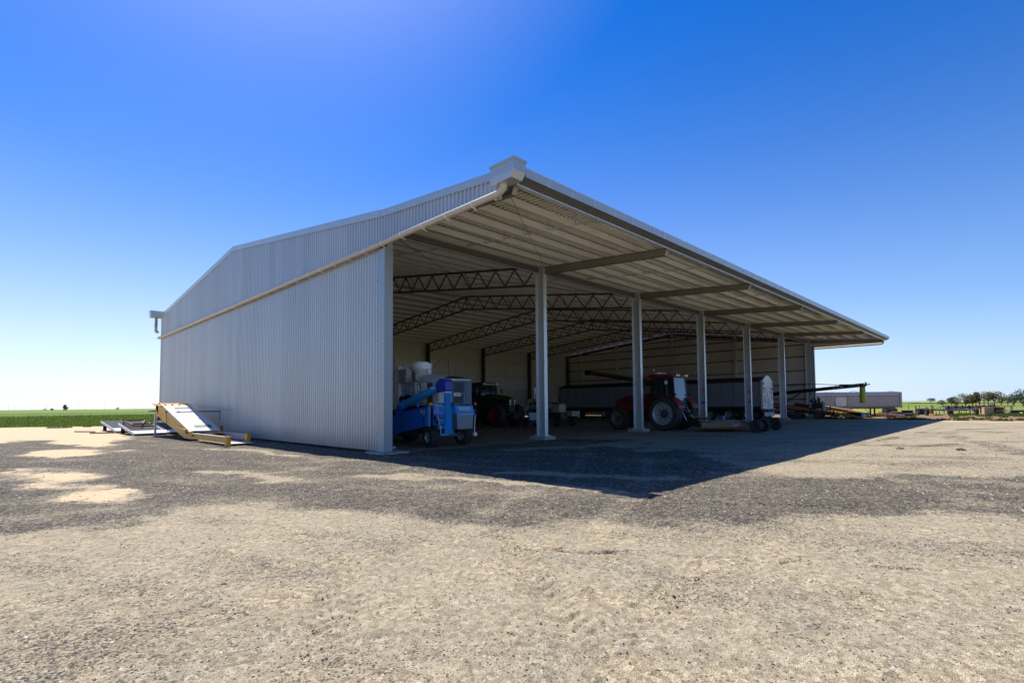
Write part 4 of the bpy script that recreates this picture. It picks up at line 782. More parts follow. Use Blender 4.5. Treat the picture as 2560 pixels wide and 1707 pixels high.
# ---------------------------------------------------------------- tractors
def tractor(name, label, ox, oy, face, body, rimm, cabroof, RW, FW, wb, extras, trk=1.95):
    """face=+1: bonnet towards +y. Origin under the rear axle. Local: f = forward distance"""
    t = Thing(name, label, 'tractor', (ox,oy,0))
    Yf = lambda f: oy+face*f
    def bx(x0,x1,f0,f1,z0,z1,m_,nm,par=None,bev=0): a_, b_ = sorted((Yf(f0),Yf(f1))); return t.p(nm, MB().box(ox+x0,ox+x1,a_,b_,z0,z1), m_, par, bevel=bev)
    def prx(poly,x0,x1,m_,nm,par=None,bev=0,sm=False): return t.p(nm, MB().prism([(Yf(f),z) for f,z in poly],'x',ox+x0,ox+x1), m_, par, bevel=bev, smooth=sm)
    h = trk/2
    for s_ in (-1,1):
        wheel(t, (ox+s_*h,Yf(0),RW[0]), RW[0], RW[1], RW[2], s_, rimm, 24, name='rear_wheel'); wheel(t, (ox+s_*h*.95,Yf(wb),FW[0]), FW[0], FW[1], FW[2], s_, rimm if extras.get('frontrim') is None else extras['frontrim'], 20, name='front_wheel')
    prx([(-.45,.7),(-.5,1.25),(wb-.6,1.2),(wb+.3,1.05),(wb+.4,.7),(1,.55)], -.32,.32, CHAS, 'transmission', bev=.03)
    bx(-h,h,-.12,.12,RW[0]-.12,RW[0]+.12,CHAS,'rear_axle'); bx(-h*.95,h*.95,wb-.1,wb+.1,FW[0]-.1,FW[0]+.1,CHAS,'front_axle')
    # bonnet
    hz = extras['hz']; hw = .42; sec = [(-hw,1.15),(-hw*1.02,hz-.25),(-hw*.8,hz-.05),(-hw*.3,hz),(hw*.3,hz),(hw*.8,hz-.05),(hw*1.02,hz-.25),(hw,1.15)]
    st_ = [(1.05,0,1.0),(1.6,-.01,1.0),(wb-.2,-.12,.97),(wb+.35,-.26,.9),(wb+.62,-.42,.8)]
    V = []; 
    for f, dz, sc in st_: V += [(ox+x*sc, Yf(f), (z+dz*(z-1.0)/(hz-1.0)) if z > 1.2 else z) for x, z in sec]
    m_ = len(sec); F = [(i*m_+k, i*m_+(k+1)%m_, (i+1)*m_+(k+1)%m_, (i+1)*m_+k) for i in range(len(st_)-1) for k in range(m_)]+[tuple(range(m_-1,-1,-1)), tuple(range((len(st_)-1)*m_, len(st_)*m_))]
    bon = t.p('bonnet', MB().add(V,F), body, smooth=True)
    for s_ in (-1,1):
        for k in range(3): prx([(wb-.75+k*.3,hz-.62),(wb-.52+k*.3,hz-.66),(wb-.56+k*.3,hz-.36),(wb-.79+k*.3,hz-.33)], s_*hw*1.0-.012, s_*hw*1.0+.012, BLK, 'vent', bon)
        if extras.get('swoosh'): prx([(wb-1.3,hz-.12),(wb-.2,hz-.28),(wb+.1,hz-.48),(wb-.3,hz-.38),(wb-1.3,hz-.2)], s_*hw*1.03-.006, s_*hw*1.03+.006, extras['swoosh'], 'side_trim', bon)
    gr = bx(-.32,.32,wb+.60,wb+.66,1.08,hz-.5,BLK,'grille')
    for k in range(6): bx(-.3,.3,wb+.66,wb+.675,1.12+k*.1,1.15+k*.1,GREYT,'grille_bar',gr)
    for s_ in (-1,1):
        for dz in (.58,.78): t.p('headlight', MB().cyl((ox+s_*.22,Yf(wb+.60),hz-dz),(ox+s_*.22,Yf(wb+.69),hz-dz),.06,n=12), LAMP, gr)
    # fenders: arc over the rear wheels
    for s_ in (-1,1):
        ro = RW[0]+.10; arc = [(ro*math.cos(a_), RW[0]+ro*math.sin(a_)*.98) for a_ in [R(d__) for d__ in range(28,172,9)]]; ar2 = [(f*.955,RW[0]+(z-RW[0])*.955) for f,z in reversed(arc)]
        xs = sorted((s_*h+s_*RW[1]*.42, s_*.48)); prx(arc+ar2, xs[0], xs[1], body, 'fender', bev=.015, sm=True)
    # cab
    cz = RW[0]+.25; ct = extras['ct']; cw_ = .82
    fl = bx(-.75,.75,-.3,1.15,1.05,1.25,BLK,'cab_floor')
    P = {(-1,0):((-cw_+.05,-.55,1.5),(-cw_+.12,-.42,ct)), (1,0):((cw_-.05,-.55,1.5),(cw_-.12,-.42,ct)), (-1,1):((-cw_,1.18,1.15),(-cw_+.10,.98,ct)), (1,1):((cw_,1.18,1.15),(cw_-.10,.98,ct)), (-1,.5):((-cw_,.32,1.2),(-cw_+.08,.34,ct)), (1,.5):((cw_,.32,1.2),(cw_-.08,.34,ct))}
    W_ = lambda p: (ox+p[0], Yf(p[1]), p[2])
    for k_, (a_, c_) in P.items(): t.p('cab_pillar', MB().beam(W_(a_), W_(c_), .07, .07), BLK)
    def pane(ps, m_): 
        n_ = Vector(W_(ps[1]))-Vector(W_(ps[0])); n2_ = Vector(W_(ps[2]))-Vector(W_(ps[0])); nn = n_.cross(n2_).normalized()*.005
        vv = [Vector(W_(p)) for p in ps]; k_ = len(vv); t.p('pane', MB().add([p+nn for p in vv]+[p-nn for p in vv], [tuple(range(k_)),tuple(range(2*k_-1,k_-1,-1))]+[(i,k_+i,k_+(i+1)%k_,(i+1)%k_) for i in range(k_)]), m_)
    for s_ in (-1,1):
        a0,a1 = P[(s_,0)]; b0,b1 = P[(s_,.5)]; c0,c1 = P[(s_,1)]; pane([a0,b0,b1,a1], GLASS); pane([b0,c0,c1,b1], GLASS)
    pane([P[(-1,1)][0],P[(1,1)][0],P[(1,1)][1],P[(-1,1)][1]], extras.get('fglass', GLASS)); pane([P[(-1,0)][0],P[(1,0)][0],P[(1,0)][1],P[(-1,0)][1]], extras.get('rglass', GLASS))
    t.p('seat', MB().box(ox-.25,ox+.25,*sorted((Yf(-.1),Yf(.35))),1.25,1.7).box(ox-.25,ox+.25,*sorted((Yf(-.2),Yf(-.05))),1.7,2.35), GREYT, bevel=.04)
    t.p('steering_wheel', MB().rev([(.18,-.015),(.2,0),(.18,.015),(.16,0)], o=W_((0,.72,1.95)), ax=(0,face*.5,.8), n=18).cyl(W_((0,.8,1.3)),W_((0,.72,1.95)),.03), BLK)
    rf = prx([(-.62,ct+.02),(-.58,ct+.16),(-.2,ct+.22),(.9,ct+.22),(1.22,ct+.14),(1.25,ct+.02)], -.86,.86, cabroof, 'cab_roof', bev=.05)
    for s_ in (-1,1):
        t.p('work_light', MB().cyl(W_((s_*.66,1.2,ct+.1)),W_((s_*.66,1.31,ct+.09)),.075,n=14), LAMP, rf); t.p('work_light', MB().cyl(W_((s_*.60,-.56,ct+.12)),W_((s_*.60,-.66,ct+.11)),.07,n=14), LAMP, rf); t.p('work_light', MB().cyl(W_((s_*.38,-.57,ct+.12)),W_((s_*.38,-.66,ct+.11)),.06,n=14), LAMP, rf)
        t.p('indicator', MB().box(ox+s_*.8-.06,ox+s_*.8+.06,*sorted((Yf(-.56),Yf(-.44))),ct+.06,ct+.15), ORL, rf)
        ma = t.p('mirror_arm', MB().tube([W_((s_*.78,1.05,ct-.1)),W_((s_*1.2,1.15,ct-.1)),W_((s_*1.25,1.15,ct-.25))],.015,6), BLK); t.p('mirror', MB().box(ox+s_*1.25-.09,ox+s_*1.25+.09,*sorted((Yf(1.13),Yf(1.17))),ct-.62,ct-.22), BLK, ma)
        t.p('tail_light', MB().box(ox+s_*(h+.05)-.12,ox+s_*(h+.05)+.12,*sorted((Yf(-RW[0]*.80),Yf(-RW[0]*.74))),RW[0]*1.62,RW[0]*1.70), ORL)
        t.p('fender_lamp', MB().sph((ox+s_*.8,Yf(-.62),RW[0]*2+.12),.06,8,6).cyl((ox+s_*.8,Yf(-.6),RW[0]*2-.02),(ox+s_*.8,Yf(-.6),RW[0]*2+.1),.012), BLK)
    bb_ = t.p('beacon', MB().cyl(W_((-.6,.9,ct+.42)),W_((-.6,.9,ct+.56)),.05,n=10), ORL); t.p('beacon_post', MB().cyl(W_((-.6,.9,ct+.15)),W_((-.6,.9,ct+.42)),.015), BLK, bb_)
    t.p('exhaust', MB().tube([W_((.52,1.35,1.6)),W_((.52,1.35,ct-.15)),W_((.55,1.28,ct))],.055,10), GREYT, smooth=True)
    t.p('step', MB().box(ox-h+.02,ox-.5,*sorted((Yf(.95),Yf(1.35))),.5,.54).box(ox-h+.02,ox-.5,*sorted((Yf(.95),Yf(1.35))),.8,.84).box(ox-h+.02,ox-.5,*sorted((Yf(.95),Yf(1.35))),1.08,1.12), BLK)
    t.p('fuel_tank', MB().box(ox-.75,ox-.35,*sorted((Yf(.7),Yf(wb-1.0))),.6,1.1), BLK, bevel=.06)
    # three point linkage
    lk = t.p('linkage', MB().beam(W_((-.35,-.5,.75)),W_((-.5,-1.35,.5)),.07,.1).beam(W_((.35,-.5,.75)),W_((.5,-1.35,.5)),.07,.1).beam(W_((0,-.5,1.2)),W_((0,-1.3,.95)),.06), CHAS)
    for s_ in (-1,1): t.p('lift_rod', MB().cyl(W_((s_*.38,-.55,1.6)),W_((s_*.48,-1.1,.6)),.03), GALV, lk); t.p('lift_arm', MB().beam(W_((s_*.3,-.4,1.5)),W_((s_*.38,-.75,1.62)),.08), CHAS, lk)
    t.p('hydraulic_outlets', MB().box(ox-.35,ox+.35,*sorted((Yf(-.72),Yf(-.5))),1.15,1.5), GREYT)
    for k in range(4): t.p('hose', MB().tube([W_((-.25+k*.16,-.72,1.35)),W_((-.28+k*.16,-.95,1.2)),W_((-.2+k*.12,-1.1,.8)),W_((-.1+k*.05,-1.4,.55))],.018,6), BLK)
    t.p('drawbar', MB().box(ox-.08,ox+.08,*sorted((Yf(-1.3),Yf(.2))),.42,.5), CHAS); return t, W_
RT, RTw = tractor('red_tractor', 'large dusty red tractor with grey rims parked between the second and third columns', 18.82, -.92, 1, RED, SILV, RED, (1.0,.62,.62), (.71,.48,.40), 3.22, dict(hz=2.26, ct=3.12, rglass=SKYGL, frontrim=mat('dusty_front_rim',(.22,.19,.17),.6,dirt=(.12,.1,.08))))
for c_ in (.25,-.35): RT.p('antenna_dome', MB().sph((18.82+c_,-.2,3.40),(.17,.17,.08)), WHT, smooth=True)
RT.p('antenna_bar', MB().box(18.3,19.3,-.24,-.18,3.36,3.385), LGREY); RT.p('window_sticker', MB().box(18.02,18.03,-1.02,-.84,2.72,2.92), WSTK)
GT, GTw = tractor('green_tractor', 'dark green tractor with dark red rims standing deep in the shade behind the blue harvester', 16.75, 14.35, -1, GRN, REDR, GREYT, (1.02,.62,.58), (.84,.52,.46), 2.95, dict(hz=2.44, ct=3.10, fglass=GLASS, swoosh=mat('lime_trim',(.10,.22,.02),.4)))
GT.p('front_linkage', MB().box(16.4,17.1,10.3,10.75,.5,.9).beam((16.4,10.4,.7),(16.3,9.7,.45),.08).beam((17.1,10.4,.7),(17.2,9.7,.45),.08), CHAS)
for k in range(5): GT.p('front_coupler', MB().sph((16.45+k*.13,10.28,.95+(k%2)*.12),.035,8,6), CHR)
GT.p('light_bar', MB().box(16.1,17.4,13.08,13.14,3.14,3.19), WHT); GT.p('windscreen_disc', MB().rev([(.001,0),(.38,0),(.38,.01),(.001,.01)], o=(16.6,13.45,2.45), ax=(0,1,0), n=20), SKYGL)  # flat round blue disc just behind the windscreen
GT.p('antenna', MB().tube([(16.2,14.7,3.3),(16.1,14.8,3.8)],.01,5), BLK)

# pale sheet of metal leaning on an implement in front of the green tractor
t = Thing('weight_frame', 'dark implement frame with a pale blue-grey metal sheet standing in front of the green tractor', 'implement', (16.6,8.2,0))
t.p('sheet_panel', MB().box(15.7,16.5,8.0,8.03,.56,1.06), mat('pale_blue_sheet',(.30,.33,.45),.5)); t.p('frame', MB().box(15.8,17.6,8.05,8.2,.35,.5).box(15.9,16.0,8.05,8.15,.5,1.75).box(17.3,17.4,8.05,8.15,.5,1.3), CHAS)
for x_ in (15.9,17.5): wheel(t, (x_,8.6,.32), .32, .2, .17, -1, DGRIM, 12)
t.p('tine_bar', MB().box(15.6,17.8,8.5,8.62,.5,.62), CHAS)
for k in range(7): t.p('tine', MB().tube([(15.7+k*.33,8.62,.55),(15.7+k*.33,8.9,.5),(15.7+k*.33,9.0,.2),(15.7+k*.33,8.8,.03)],.022,6), RUST)

# small cream utility vehicle by the first column
t = Thing('utility_buggy', 'small cream farm buggy with square bonnet and low tray right of the first column', 'buggy', (20.0,8.3,0))
t.p('bonnet', MB().box(18.95,19.72,8.15,8.9,1.02,1.62), CREAM, bevel=.06); t.p('bonnet_cap', MB().box(19.0,19.68,8.2,8.9,1.62,1.74), GREYT, bevel=.05); t.p('lower_body', MB().box(18.95,19.75,8.0,9.6,.55,1.0), GREYT, bevel=.03)
t.p('tray', MB().box(19.72,20.62,7.6,8.9,.74,1.10), CREAM, bevel=.02); t.p('tray_badge', MB().box(20.05,20.2,7.585,7.597,.9,.98), GREYT); t.p('lamp', MB().box(20.35,20.58,7.57,7.599,.66,.72), ORL)
t.p('roof', MB().prism([(9.1,1.76),(10.2,1.78),(10.9,1.70),(10.9,1.62),(9.1,1.66)], 'x', 18.6, 19.7), BLK); t.p('frame', MB().beam((18.7,9.2,1.0),(18.7,9.2,1.7),.05).beam((18.7,10.6,.8),(18.7,10.3,1.7),.05).beam((19.6,10.6,.8),(19.6,10.3,1.7),.05), BLK)
bb_ = t.p('beacon', MB().sph((19.3,8.6,1.95),.06,10,8), ORL); t.p('beacon_post', MB().cyl((19.3,8.6,1.7),(19.3,8.6,1.92),.012), BLK, bb_)
t.p('fender', MB().box(18.9,19.1,8.3,9.4,.78,.85).beam((18.95,9.4,.82),(18.95,9.8,.5),.2,.04), GREYT)
for c_, s_ in (((19.1,8.5,.36),-1),((20.2,7.9,.33),-1),((20.6,9.6,.33),1),((19.0,10.4,.36),-1)): wheel(t, c_, c_[2], .26, .17, s_, DGRIM, 14)

# ---------------------------------------------------------------- slasher behind the red tractor
t = Thing('slasher', 'low worn orange slasher deck with castor wheels in the shade behind the red tractor', 'mower', (19.6,-4.2,0))
ox, oy = 18.4, -4.5
dk = [(17.5,-3.3),(18.25,-4.15),(19.4,-5.15),(20.9,-5.0),(22.2,-4.1),(22.2,-3.2),(20.6,-2.2),(18.9,-2.2)]
t.p('deck', MB().prism(dk, 'z', .46, .50), DUST, bevel=.01)
for i in range(len(dk)):
    a_, c_ = dk[i], dk[(i+1)%len(dk)]; pnl = t.p('skirt_panel', MB().beam((*a_,.36),(*c_,.36),.03,.22), ORGD if i in (0,1,2,3) else RUST)
    if i == 1:
        ang = math.atan2(c_[1]-a_[1], c_[0]-a_[0]); mx_ = ((a_[0]+c_[0])/2, (a_[1]+c_[1])/2); nn = (math.sin(ang)*.018, -math.cos(ang)*.018)
        textobj(t, 'lettering', '2017', .17, (mx_[0]+nn[0], mx_[1]+nn[1], .36), (R(90),0,ang), WSTK, pnl, shear=.25)
t.p('deck_hump', MB().sph((20.0,-3.4,.50),(1.5,.9,.14),18,8), DUST, smooth=True)
t.p('gearbox', MB().box(19.8,20.2,-3.5,-3.1,.5,.85).cyl((19.2,-3.3,.62),(19.8,-3.3,.68),.07), mat('dark_blue_casting',(.05,.07,.11),.5), bevel=.02)
t.p('hitch', MB().beam((17.9,-3.1,.5),(18.5,-2.2,.75),.09).beam((19.2,-2.3,.5),(18.7,-2.2,.75),.09).beam((18.1,-3.0,.45),(18.55,-2.1,.5),.08), CHAS)
t.p('hitch_link', MB().tube([(18.5,-2.3,.75),(18.7,-2.9,.9),(18.9,-3.2,.62)],.03,6), ORG)
t.p('skid', MB().beam((18.0,-3.7,.22),(19.5,-5.0,.2),.12,.05), RUST); t.p('pto_shaft', MB().cyl((18.85,-2.1,.72),(19.3,-3.1,.66),.05), BLK)
t.p('axle_frame', MB().beam((18.9,-5.2,.55),(21.9,-5.25,.55),.1,.1).beam((19.6,-4.6,.52),(19.3,-5.6,.5),.08).beam((21.0,-4.5,.52),(21.6,-5.5,.5),.08), mat('dark_blue_casting',(.05,.07,.11),.5))
for c_ in ((18.75,-5.75,.34),(19.12,-5.72,.34),(20.15,-5.68,.34),(20.45,-5.6,.34),(21.75,-5.75,.36)): wheel(t, c_, c_[2], .19, .19, -1, DGRIM, 0, style='road', turn=R(-14))

# ---------------------------------------------------------------- tipper trailers and prime mover
def tipper(name, label, v0, v1, rear):
    t = Thing(name, label, 'trailer', (38.6,(v0+v1)/2,0)); x0, x1 = 37.3, 39.8
    t.p('body', MB().box(x0,x1,v0+.12,v1,1.12,3.52), TRLB, bevel=.03); n_ = int((v1-v0)/1.15)
    for k in range(n_+1): v = v0+.2+k*(v1-v0-.35)/n_; t.p('side_seam', MB().box(x0-.008,x0-.001,v-.012,v+.012,1.25,3.45), GREYT)
    t.p('top_rail', MB().box(x0-.04,x0-.002,v0+.1,v1,3.42,3.56), GREYT); t.p('bottom_rail', MB().box(x0-.04,x0-.002,v0+.1,v1,1.10,1.26), GREYT)
    pr_ = [(x0+(x1-x0)*i/12, 3.56+.34*math.sin(math.pi*i/12)) for i in range(13)]; t.p('roll_tarp', MB().prism(pr_, 'y', v0+.2, v1-.05), TARP, smooth=True); t.p('tarp_roll', MB().cyl((x0-.03,v0+.2,3.60),(x0-.03,v1-.1,3.60),.06), TARP)
    for k in range(9): t.p('tarp_buckle', MB().box(x0-.06,x0-.042,v0+.7+k*1.3,v0+.76+k*1.3,3.40,3.60), BLK)
    t.p('chassis_rail', MB().box(x0+.5,x0+.65,v0+.3,v1-.1,.75,1.10).box(x1-.65,x1-.5,v0+.3,v1-.1,.75,1.10), CHAS)
    for k in range(6): t.p('side_marker', MB().box(x0-.055,x0-.041,v0+1.0+k*1.9,v0+1.08+k*1.9,1.14,1.19), ORL)
    for k in range(3):
        v = v0+1.35+k*1.75 if rear else v1-6.2+k*1.5
        if not rear: v = v0+1.2+k*1.45
        for s_, x in ((-1,x0+.22),(1,x1-.22)): wheel(t, (x,v,.52), .52, .42, .29, s_, SILV, 0, style='road', hub=SILV)
        t.p('mudguard', MB().prism([(v-.62,.95),(v-.3,1.07),(v+.3,1.07),(v+.62,.95),(v+.62,.97),(v+.3,1.09),(v-.3,1.09),(v-.62,.97)], 'x', x0+.02, x0+.5), BLK)
    t.p('landing_leg', MB().box(x0+.3,x0+.42,v1-2.6,v1-2.48,.1,1.0), GALV)
    return t, x0, x1
t, x0, x1 = tipper('tipper_trailer', 'slate-sided grain tipper trailer with a white arched tailgate near the fourth column', .45, 12.6, True)
arch = [(x0-.02,1.0),(x1+.02,1.0),(x1+.02,3.42)]+[(x1+.02-(x1-x0+.04)*i/12, 3.42+.58*math.sin(math.pi*i/12)) for i in range(13)]+[(x0-.02,3.42)]
t.p('tailgate', MB().prism(arch[:3]+arch[4:15], 'y', .42, .54), WHT, bevel=.01); t.p('corner_post', MB().box(x0-.07,x0-.021,.42,.60,1.0,3.55), ZINC)
t.p('tailgate_seam', MB().box(x0+.02,x1-.02,.405,.419,3.34,3.37), LGREY)
for x in (x0+.12,x1-.12):
    t.p('hinge', MB().box(x-.09,x+.09,.36,.418,3.18,3.33), BLK); t.p('tail_lamp', MB().box(x+(.02 if x<38 else -.45)+0,x+(.45 if x<38 else -.02),.395,.418,2.72,2.9), RDL)
    t.p('lower_latch', MB().box(x-.06,x+.06,.37,.418,1.28,1.36), BLK); t.p('clamp', MB().box(x+(.1 if x<38 else -.3),x+(.3 if x<38 else -.1),.38,.418,2.48,2.6), BLK)
    t.p('warning_panel', MB().box(x+(.1 if x<38 else -.5),x+(.55 if x<38 else -.1),.40,.4185,1.55,1.95), YSTK); t.p('warning_flag', MB().box(x+(.12 if x<38 else -.25),x+(.25 if x<38 else -.12),.395,.4185,1.97,2.2), RDL)
    t.p('rear_lamp_cluster', MB().box(x+(.0 if x<38 else -.5),x+(.5 if x<38 else .0),.33,.36,.74,.90), RDL)
for k in range(7): t.p('tailgate_rib', MB().box(x0+.25+k*.33,x0+.265+k*.33,.408,.4185,1.4,3.2), LGREY)
t.p('grain_chute', MB().box(38.35,38.75,.33,.42,2.0,2.5).box(38.35,38.95,.18,.42,1.2,1.75).prism([(38.42,1.75),(38.92,1.75),(38.7,2.05),(38.45,2.05)],'y',.2,.42), WHT, bevel=.01); t.p('chute_slot', MB().box(38.78,38.88,.37,.42,1.75,2.45), CHAS)
t.p('bumper', MB().box(x0+.05,x1+.02,.22,.40,1.0,1.06), ZINC); t.p('light_board', MB().box(x0+.0,x1,.30,.36,.42,.72), LGREY); t.p('coupling', MB().cyl((38.6,.22,.85),(38.6,.4,.85),.12,n=12), mat('blue_coupling',(.1,.16,.3),.4))
for k in range(4): t.p('mudflap_weight', MB().box(x0+.25+k*.55,x0+.5+k*.55,.26,.30,.33,.41), ZINC)
t.p('mudflap', MB().box(x0,x0+.7,.55,.57,.15,.95).box(x1-.7,x1,.55,.57,.15,.95), BLK)
t, x0, x1 = tipper('tipper_trailer', 'slate-sided lead tipper trailer coupled behind the white prime mover at the back', 13.2, 23.7, False)
t.p('front_wall', MB().box(x0+.05,x1-.05,23.71,23.78,1.15,3.6), TRLB)
# prime mover
t = Thing('prime_mover', 'white bonneted truck with a chrome exhaust stack partly hidden by the first column', 'truck', (38.6,27.3,0)); x0, x1 = 37.35, 39.75
t.p('sleeper', MB().box(x0,x1,24.45,26.6,1.2,3.8), WHT, bevel=.08); t.p('cab', MB().prism([(26.62,1.1),(26.62,3.8),(27.3,3.7),(27.75,2.5),(27.75,1.1)], 'x', x0, x1), WHT, bevel=.05)
t.p('cab_window', MB().prism([(26.75,2.45),(26.75,3.25),(27.2,3.25),(27.5,2.45)], 'x', x0-.012, x0-.001), BLK); t.p('wind_deflector', MB().box(x0-.02,x0+.03,24.1,24.44,1.4,3.85), ZINC)
t.p('bonnet', MB().prism([(27.76,1.1),(27.76,2.42),(29.3,2.30),(29.5,2.0),(29.5,1.1)], 'x', x0+.3, x1-.3), WHT, bevel=.08); t.p('fender', MB().prism([(28.0,1.3),(28.3,1.62),(29.2,1.62),(29.6,1.2),(29.6,.8),(29.3,1.2),(28.9,1.4),(28.4,1.35)], 'x', x0, x0+.5), WHT)
t.p('exhaust_stack', MB().cyl((x0+.1,27.95,2.3),(x0+.1,27.95,3.68),.075,n=12), CHR, smooth=True); t.p('exhaust_pipe', MB().cyl((x0+.1,27.95,1.3),(x0+.1,27.95,2.3),.07,n=12), GREYT); t.p('bumper', MB().box(x0,x1,29.6,29.8,.5,.95), CHR)
t.p('grille', MB().box(x0+.6,x1-.6,29.5,29.56,1.0,2.0), CHR); t.p('fuel_tank', MB().cyl((x0+.35,25.6,.8),(x0+.35,27.2,.8),.33,n=18), SILV, smooth=True); t.p('step', MB().box(x0,x0+.4,27.2,27.7,.5,.9), GREYT); t.p('chassis_rail', MB().box(x0+.6,x1-.6,21.0,29.4,.7,1.0), CHAS)
t.p('mirror', MB().box(x0-.35,x0-.15,27.3,27.36,2.3,3.0), BLK); t.p('marker', MB().box(x0-.02,x0,26.2,26.3,1.5,1.56), ORL)
for v in (22.3,23.6,28.8):
    for s_, x in ((-1,x0+.2),(1,x1-.2)): wheel(t, (x,v,.52), .52, .42, .29, s_, SILV, 0, style='road', hub=SILV)

# ---------------------------------------------------------------- augers
t = Thing('grain_auger', 'long black grain auger with a yellow sock pointing out between the fifth and sixth columns', 'auger', (44,4,0)); U = 44.0
zt = lambda v: 2.43+(1.5-v)*.0853
tb = t.p('auger_tube', MB().cyl((U,-5.9,zt(-5.9)),(U,17,zt(17)),.165,n=20), mat('black_gloss_tube',(.008,.008,.012),.3), smooth=True)
t.p('tube_band', MB().rev([(.165,-.05),(.18,-.04),(.18,.04),(.165,.05)], o=(U,-3.7,zt(-3.7)), ax=(0,-1,.0853), n=20), BLK, tb)
textobj(t, 'lettering', 'X 13-84', .27, (U-.172,-3.9,zt(-3.9)), (R(90),math.atan(.0853)*-1,R(-90)), WSTK, tb, .004); textobj(t, 'lettering', 'WESTFIELD', .16, (U-.172,-5.1,zt(-5.1)), (R(90),-math.atan(.0853),R(-90)), LGREY, tb, .004)
t.p('arrow', MB().prism([(-5.42,zt(-5.42)-.03),(-5.50,zt(-5.5)-.03),(-5.50,zt(-5.5)-.06),(-5.6,zt(-5.6)),(-5.50,zt(-5.5)+.05),(-5.50,zt(-5.5)+.02),(-5.42,zt(-5.42)+.02)], 'x', U-.18, U-.17), YSTK, tb)
hd_ = t.p('spout', MB().cyl((U,-5.78,3.12),(U,-5.78,2.80),.22,.20,16), mat('maroon_paint',(.12,.015,.015),.4), smooth=True); t.p('drive_end', MB().cyl((U,-5.9,zt(-5.9)),(U,-6.35,zt(-6.35)),.05).box(U-.12,U+.12,-6.08,-5.98,2.93,3.30), BLK)
t.p('sock', MB().rev([(.20,2.82),(.235,2.6),(.22,2.3),(.24,2.0),(.225,1.7),(.235,1.46),(.001,1.46)], o=(U,-5.76,0), ax=(0,0,1), n=18), YELW, smooth=True)
t.p('truss_cable', MB().tube([(U,1.4,3.26),(U,-.88,3.34),(U,-3.95,3.12)],.03,6), mat('maroon_paint',(.12,.015,.015),.4)); t.p('truss_post', MB().beam((U,-.85,2.66),(U,-.88,3.34),.05), mat('maroon_paint',(.12,.015,.015),.4)); t.p('truss_cable', MB().tube([(U,-3.95,3.12),(U,-5.0,3.10),(U,-5.5,3.12)],.05,6), BLK); t.p('truss_cable', MB().tube([(U,6,3.1),(U,1.4,3.26)],.03,6), mat('maroon_paint',(.12,.015,.015),.4))
for s_ in (-1,1): t.p('lift_arm', MB().beam((U+s_*.7,2.5,.45),(U+s_*.2,-.6,zt(-.6)-.2),.06).beam((U+s_*.8,3,.4),(U+s_*.2,9,zt(9)-.1),.06), mat('maroon_paint',(.12,.015,.015),.4)); wheel(t, (U+s_*1.1,2.8,.36), .36, .22, .19, s_, DGRIM, 0, style='road')
t.p('axle', MB().beam((U-1.1,2.8,.36),(U+1.1,2.8,.36),.1), CHAS)
# lower orange auger with its hopper, engine and tan belt cover
t = Thing('transport_auger', 'orange grain auger with a low black hopper and black engine beside the last column', 'auger', (43.7,-2,0)); U = 43.7
p0, p1 = Vector((U,7.0,2.35)), Vector((U,-4.9,.32))
t.p('auger_tube', MB().cyl(p0, p1, .13, n=16), ORG, smooth=True); t.p('under_beam', MB().beam((U,6.0,1.75),(U,-3.2,.42),.08,.14), BLK)
t.p('hopper', MB().add([(U-.5,-4.6,.62),(U+.5,-4.6,.62),(U+.5,-5.75,.60),(U-.5,-5.75,.60),(U-.25,-4.9,.08),(U+.25,-4.9,.08),(U+.25,-5.6,.08),(U-.25,-5.6,.08)], [(0,3,7,4),(3,2,6,7),(2,1,5,6),(1,0,4,5),(4,7,6,5)]), BLK, bevel=.01)
t.p('hopper_end', MB().box(U-.52,U+.52,-5.80,-5.752,.10,.62), mat('teal_grey_plate',(.12,.2,.2),.5)); t.p('hopper_side', MB().prism([(-3.6,.50),(-5.72,.10),(-5.72,.30),(-4.4,.62)], 'x', U-.56, U-.53), ORG)
t.p('jack', MB().beam((U,-5.5,.1),(U,-6.2,.03),.08,.05), RUST); t.p('collar', MB().rev([(.13,-.07),(.2,-.06),(.2,.06),(.13,.07)], o=p0.lerp(p1,.88), ax=p1-p0, n=14), BLK); t.p('blue_tag', MB().box(U-.16,U-.14,-4.3,-4.0,.46,.54), mat('blue_tag',(.15,.3,.7)))
rdp = t.p('red_drum', MB().cyl((U,-.25,1.38),(U,-1.35,1.18),.17,n=16), mat('maroon_paint',(.12,.015,.015),.4), smooth=True); t.p('drum_cap', MB().cyl((U,-1.35,1.18),(U,-1.5,1.15),.2,n=14), BLK, rdp)
e = t.p('engine', MB().box(U-.3,U+.3,-2.6,-1.75,.95,1.45).box(U-.25,U+.2,-2.45,-1.85,1.45,1.62), BLK, bevel=.03)
for c_, r_ in (((U-.1,-1.75,1.72),.14),((U,-2.05,1.68),.13),((U-.1,-2.35,1.78),.15),((U+.1,-2.62,1.5),.14),((U-.2,-2.0,1.9),.09),((U-.2,-2.3,1.98),.08)): t.p('engine_part', MB().sph(c_,(r_,r_,r_*1.1),10,7), GREYT if r_ < .1 else BLK, e, smooth=False)
t.p('filter_cap', MB().cyl((U-.33,-2.2,1.5),(U-.3,-2.2,1.5),.05), YSTK, e); t.p('guard', MB().box(U-.35,U+.35,-2.76,-2.66,.85,1.6), mat('teal_grey_plate',(.12,.2,.2),.5)); t.p('lower_frame', MB().box(U-.4,U+.4,-3.3,-1.5,.45,.62).beam((U,2,.62),(U,-2.2,.66),.12,.16).beam((U,-.1,.66),(U,-1.7,.95),.1), BLK)
t.p('engine_leg', MB().box(U-.35,U-.25,-1.7,-1.6,.4,1.0).box(U-.35,U-.25,-2.7,-2.6,.4,1.0), BLK)
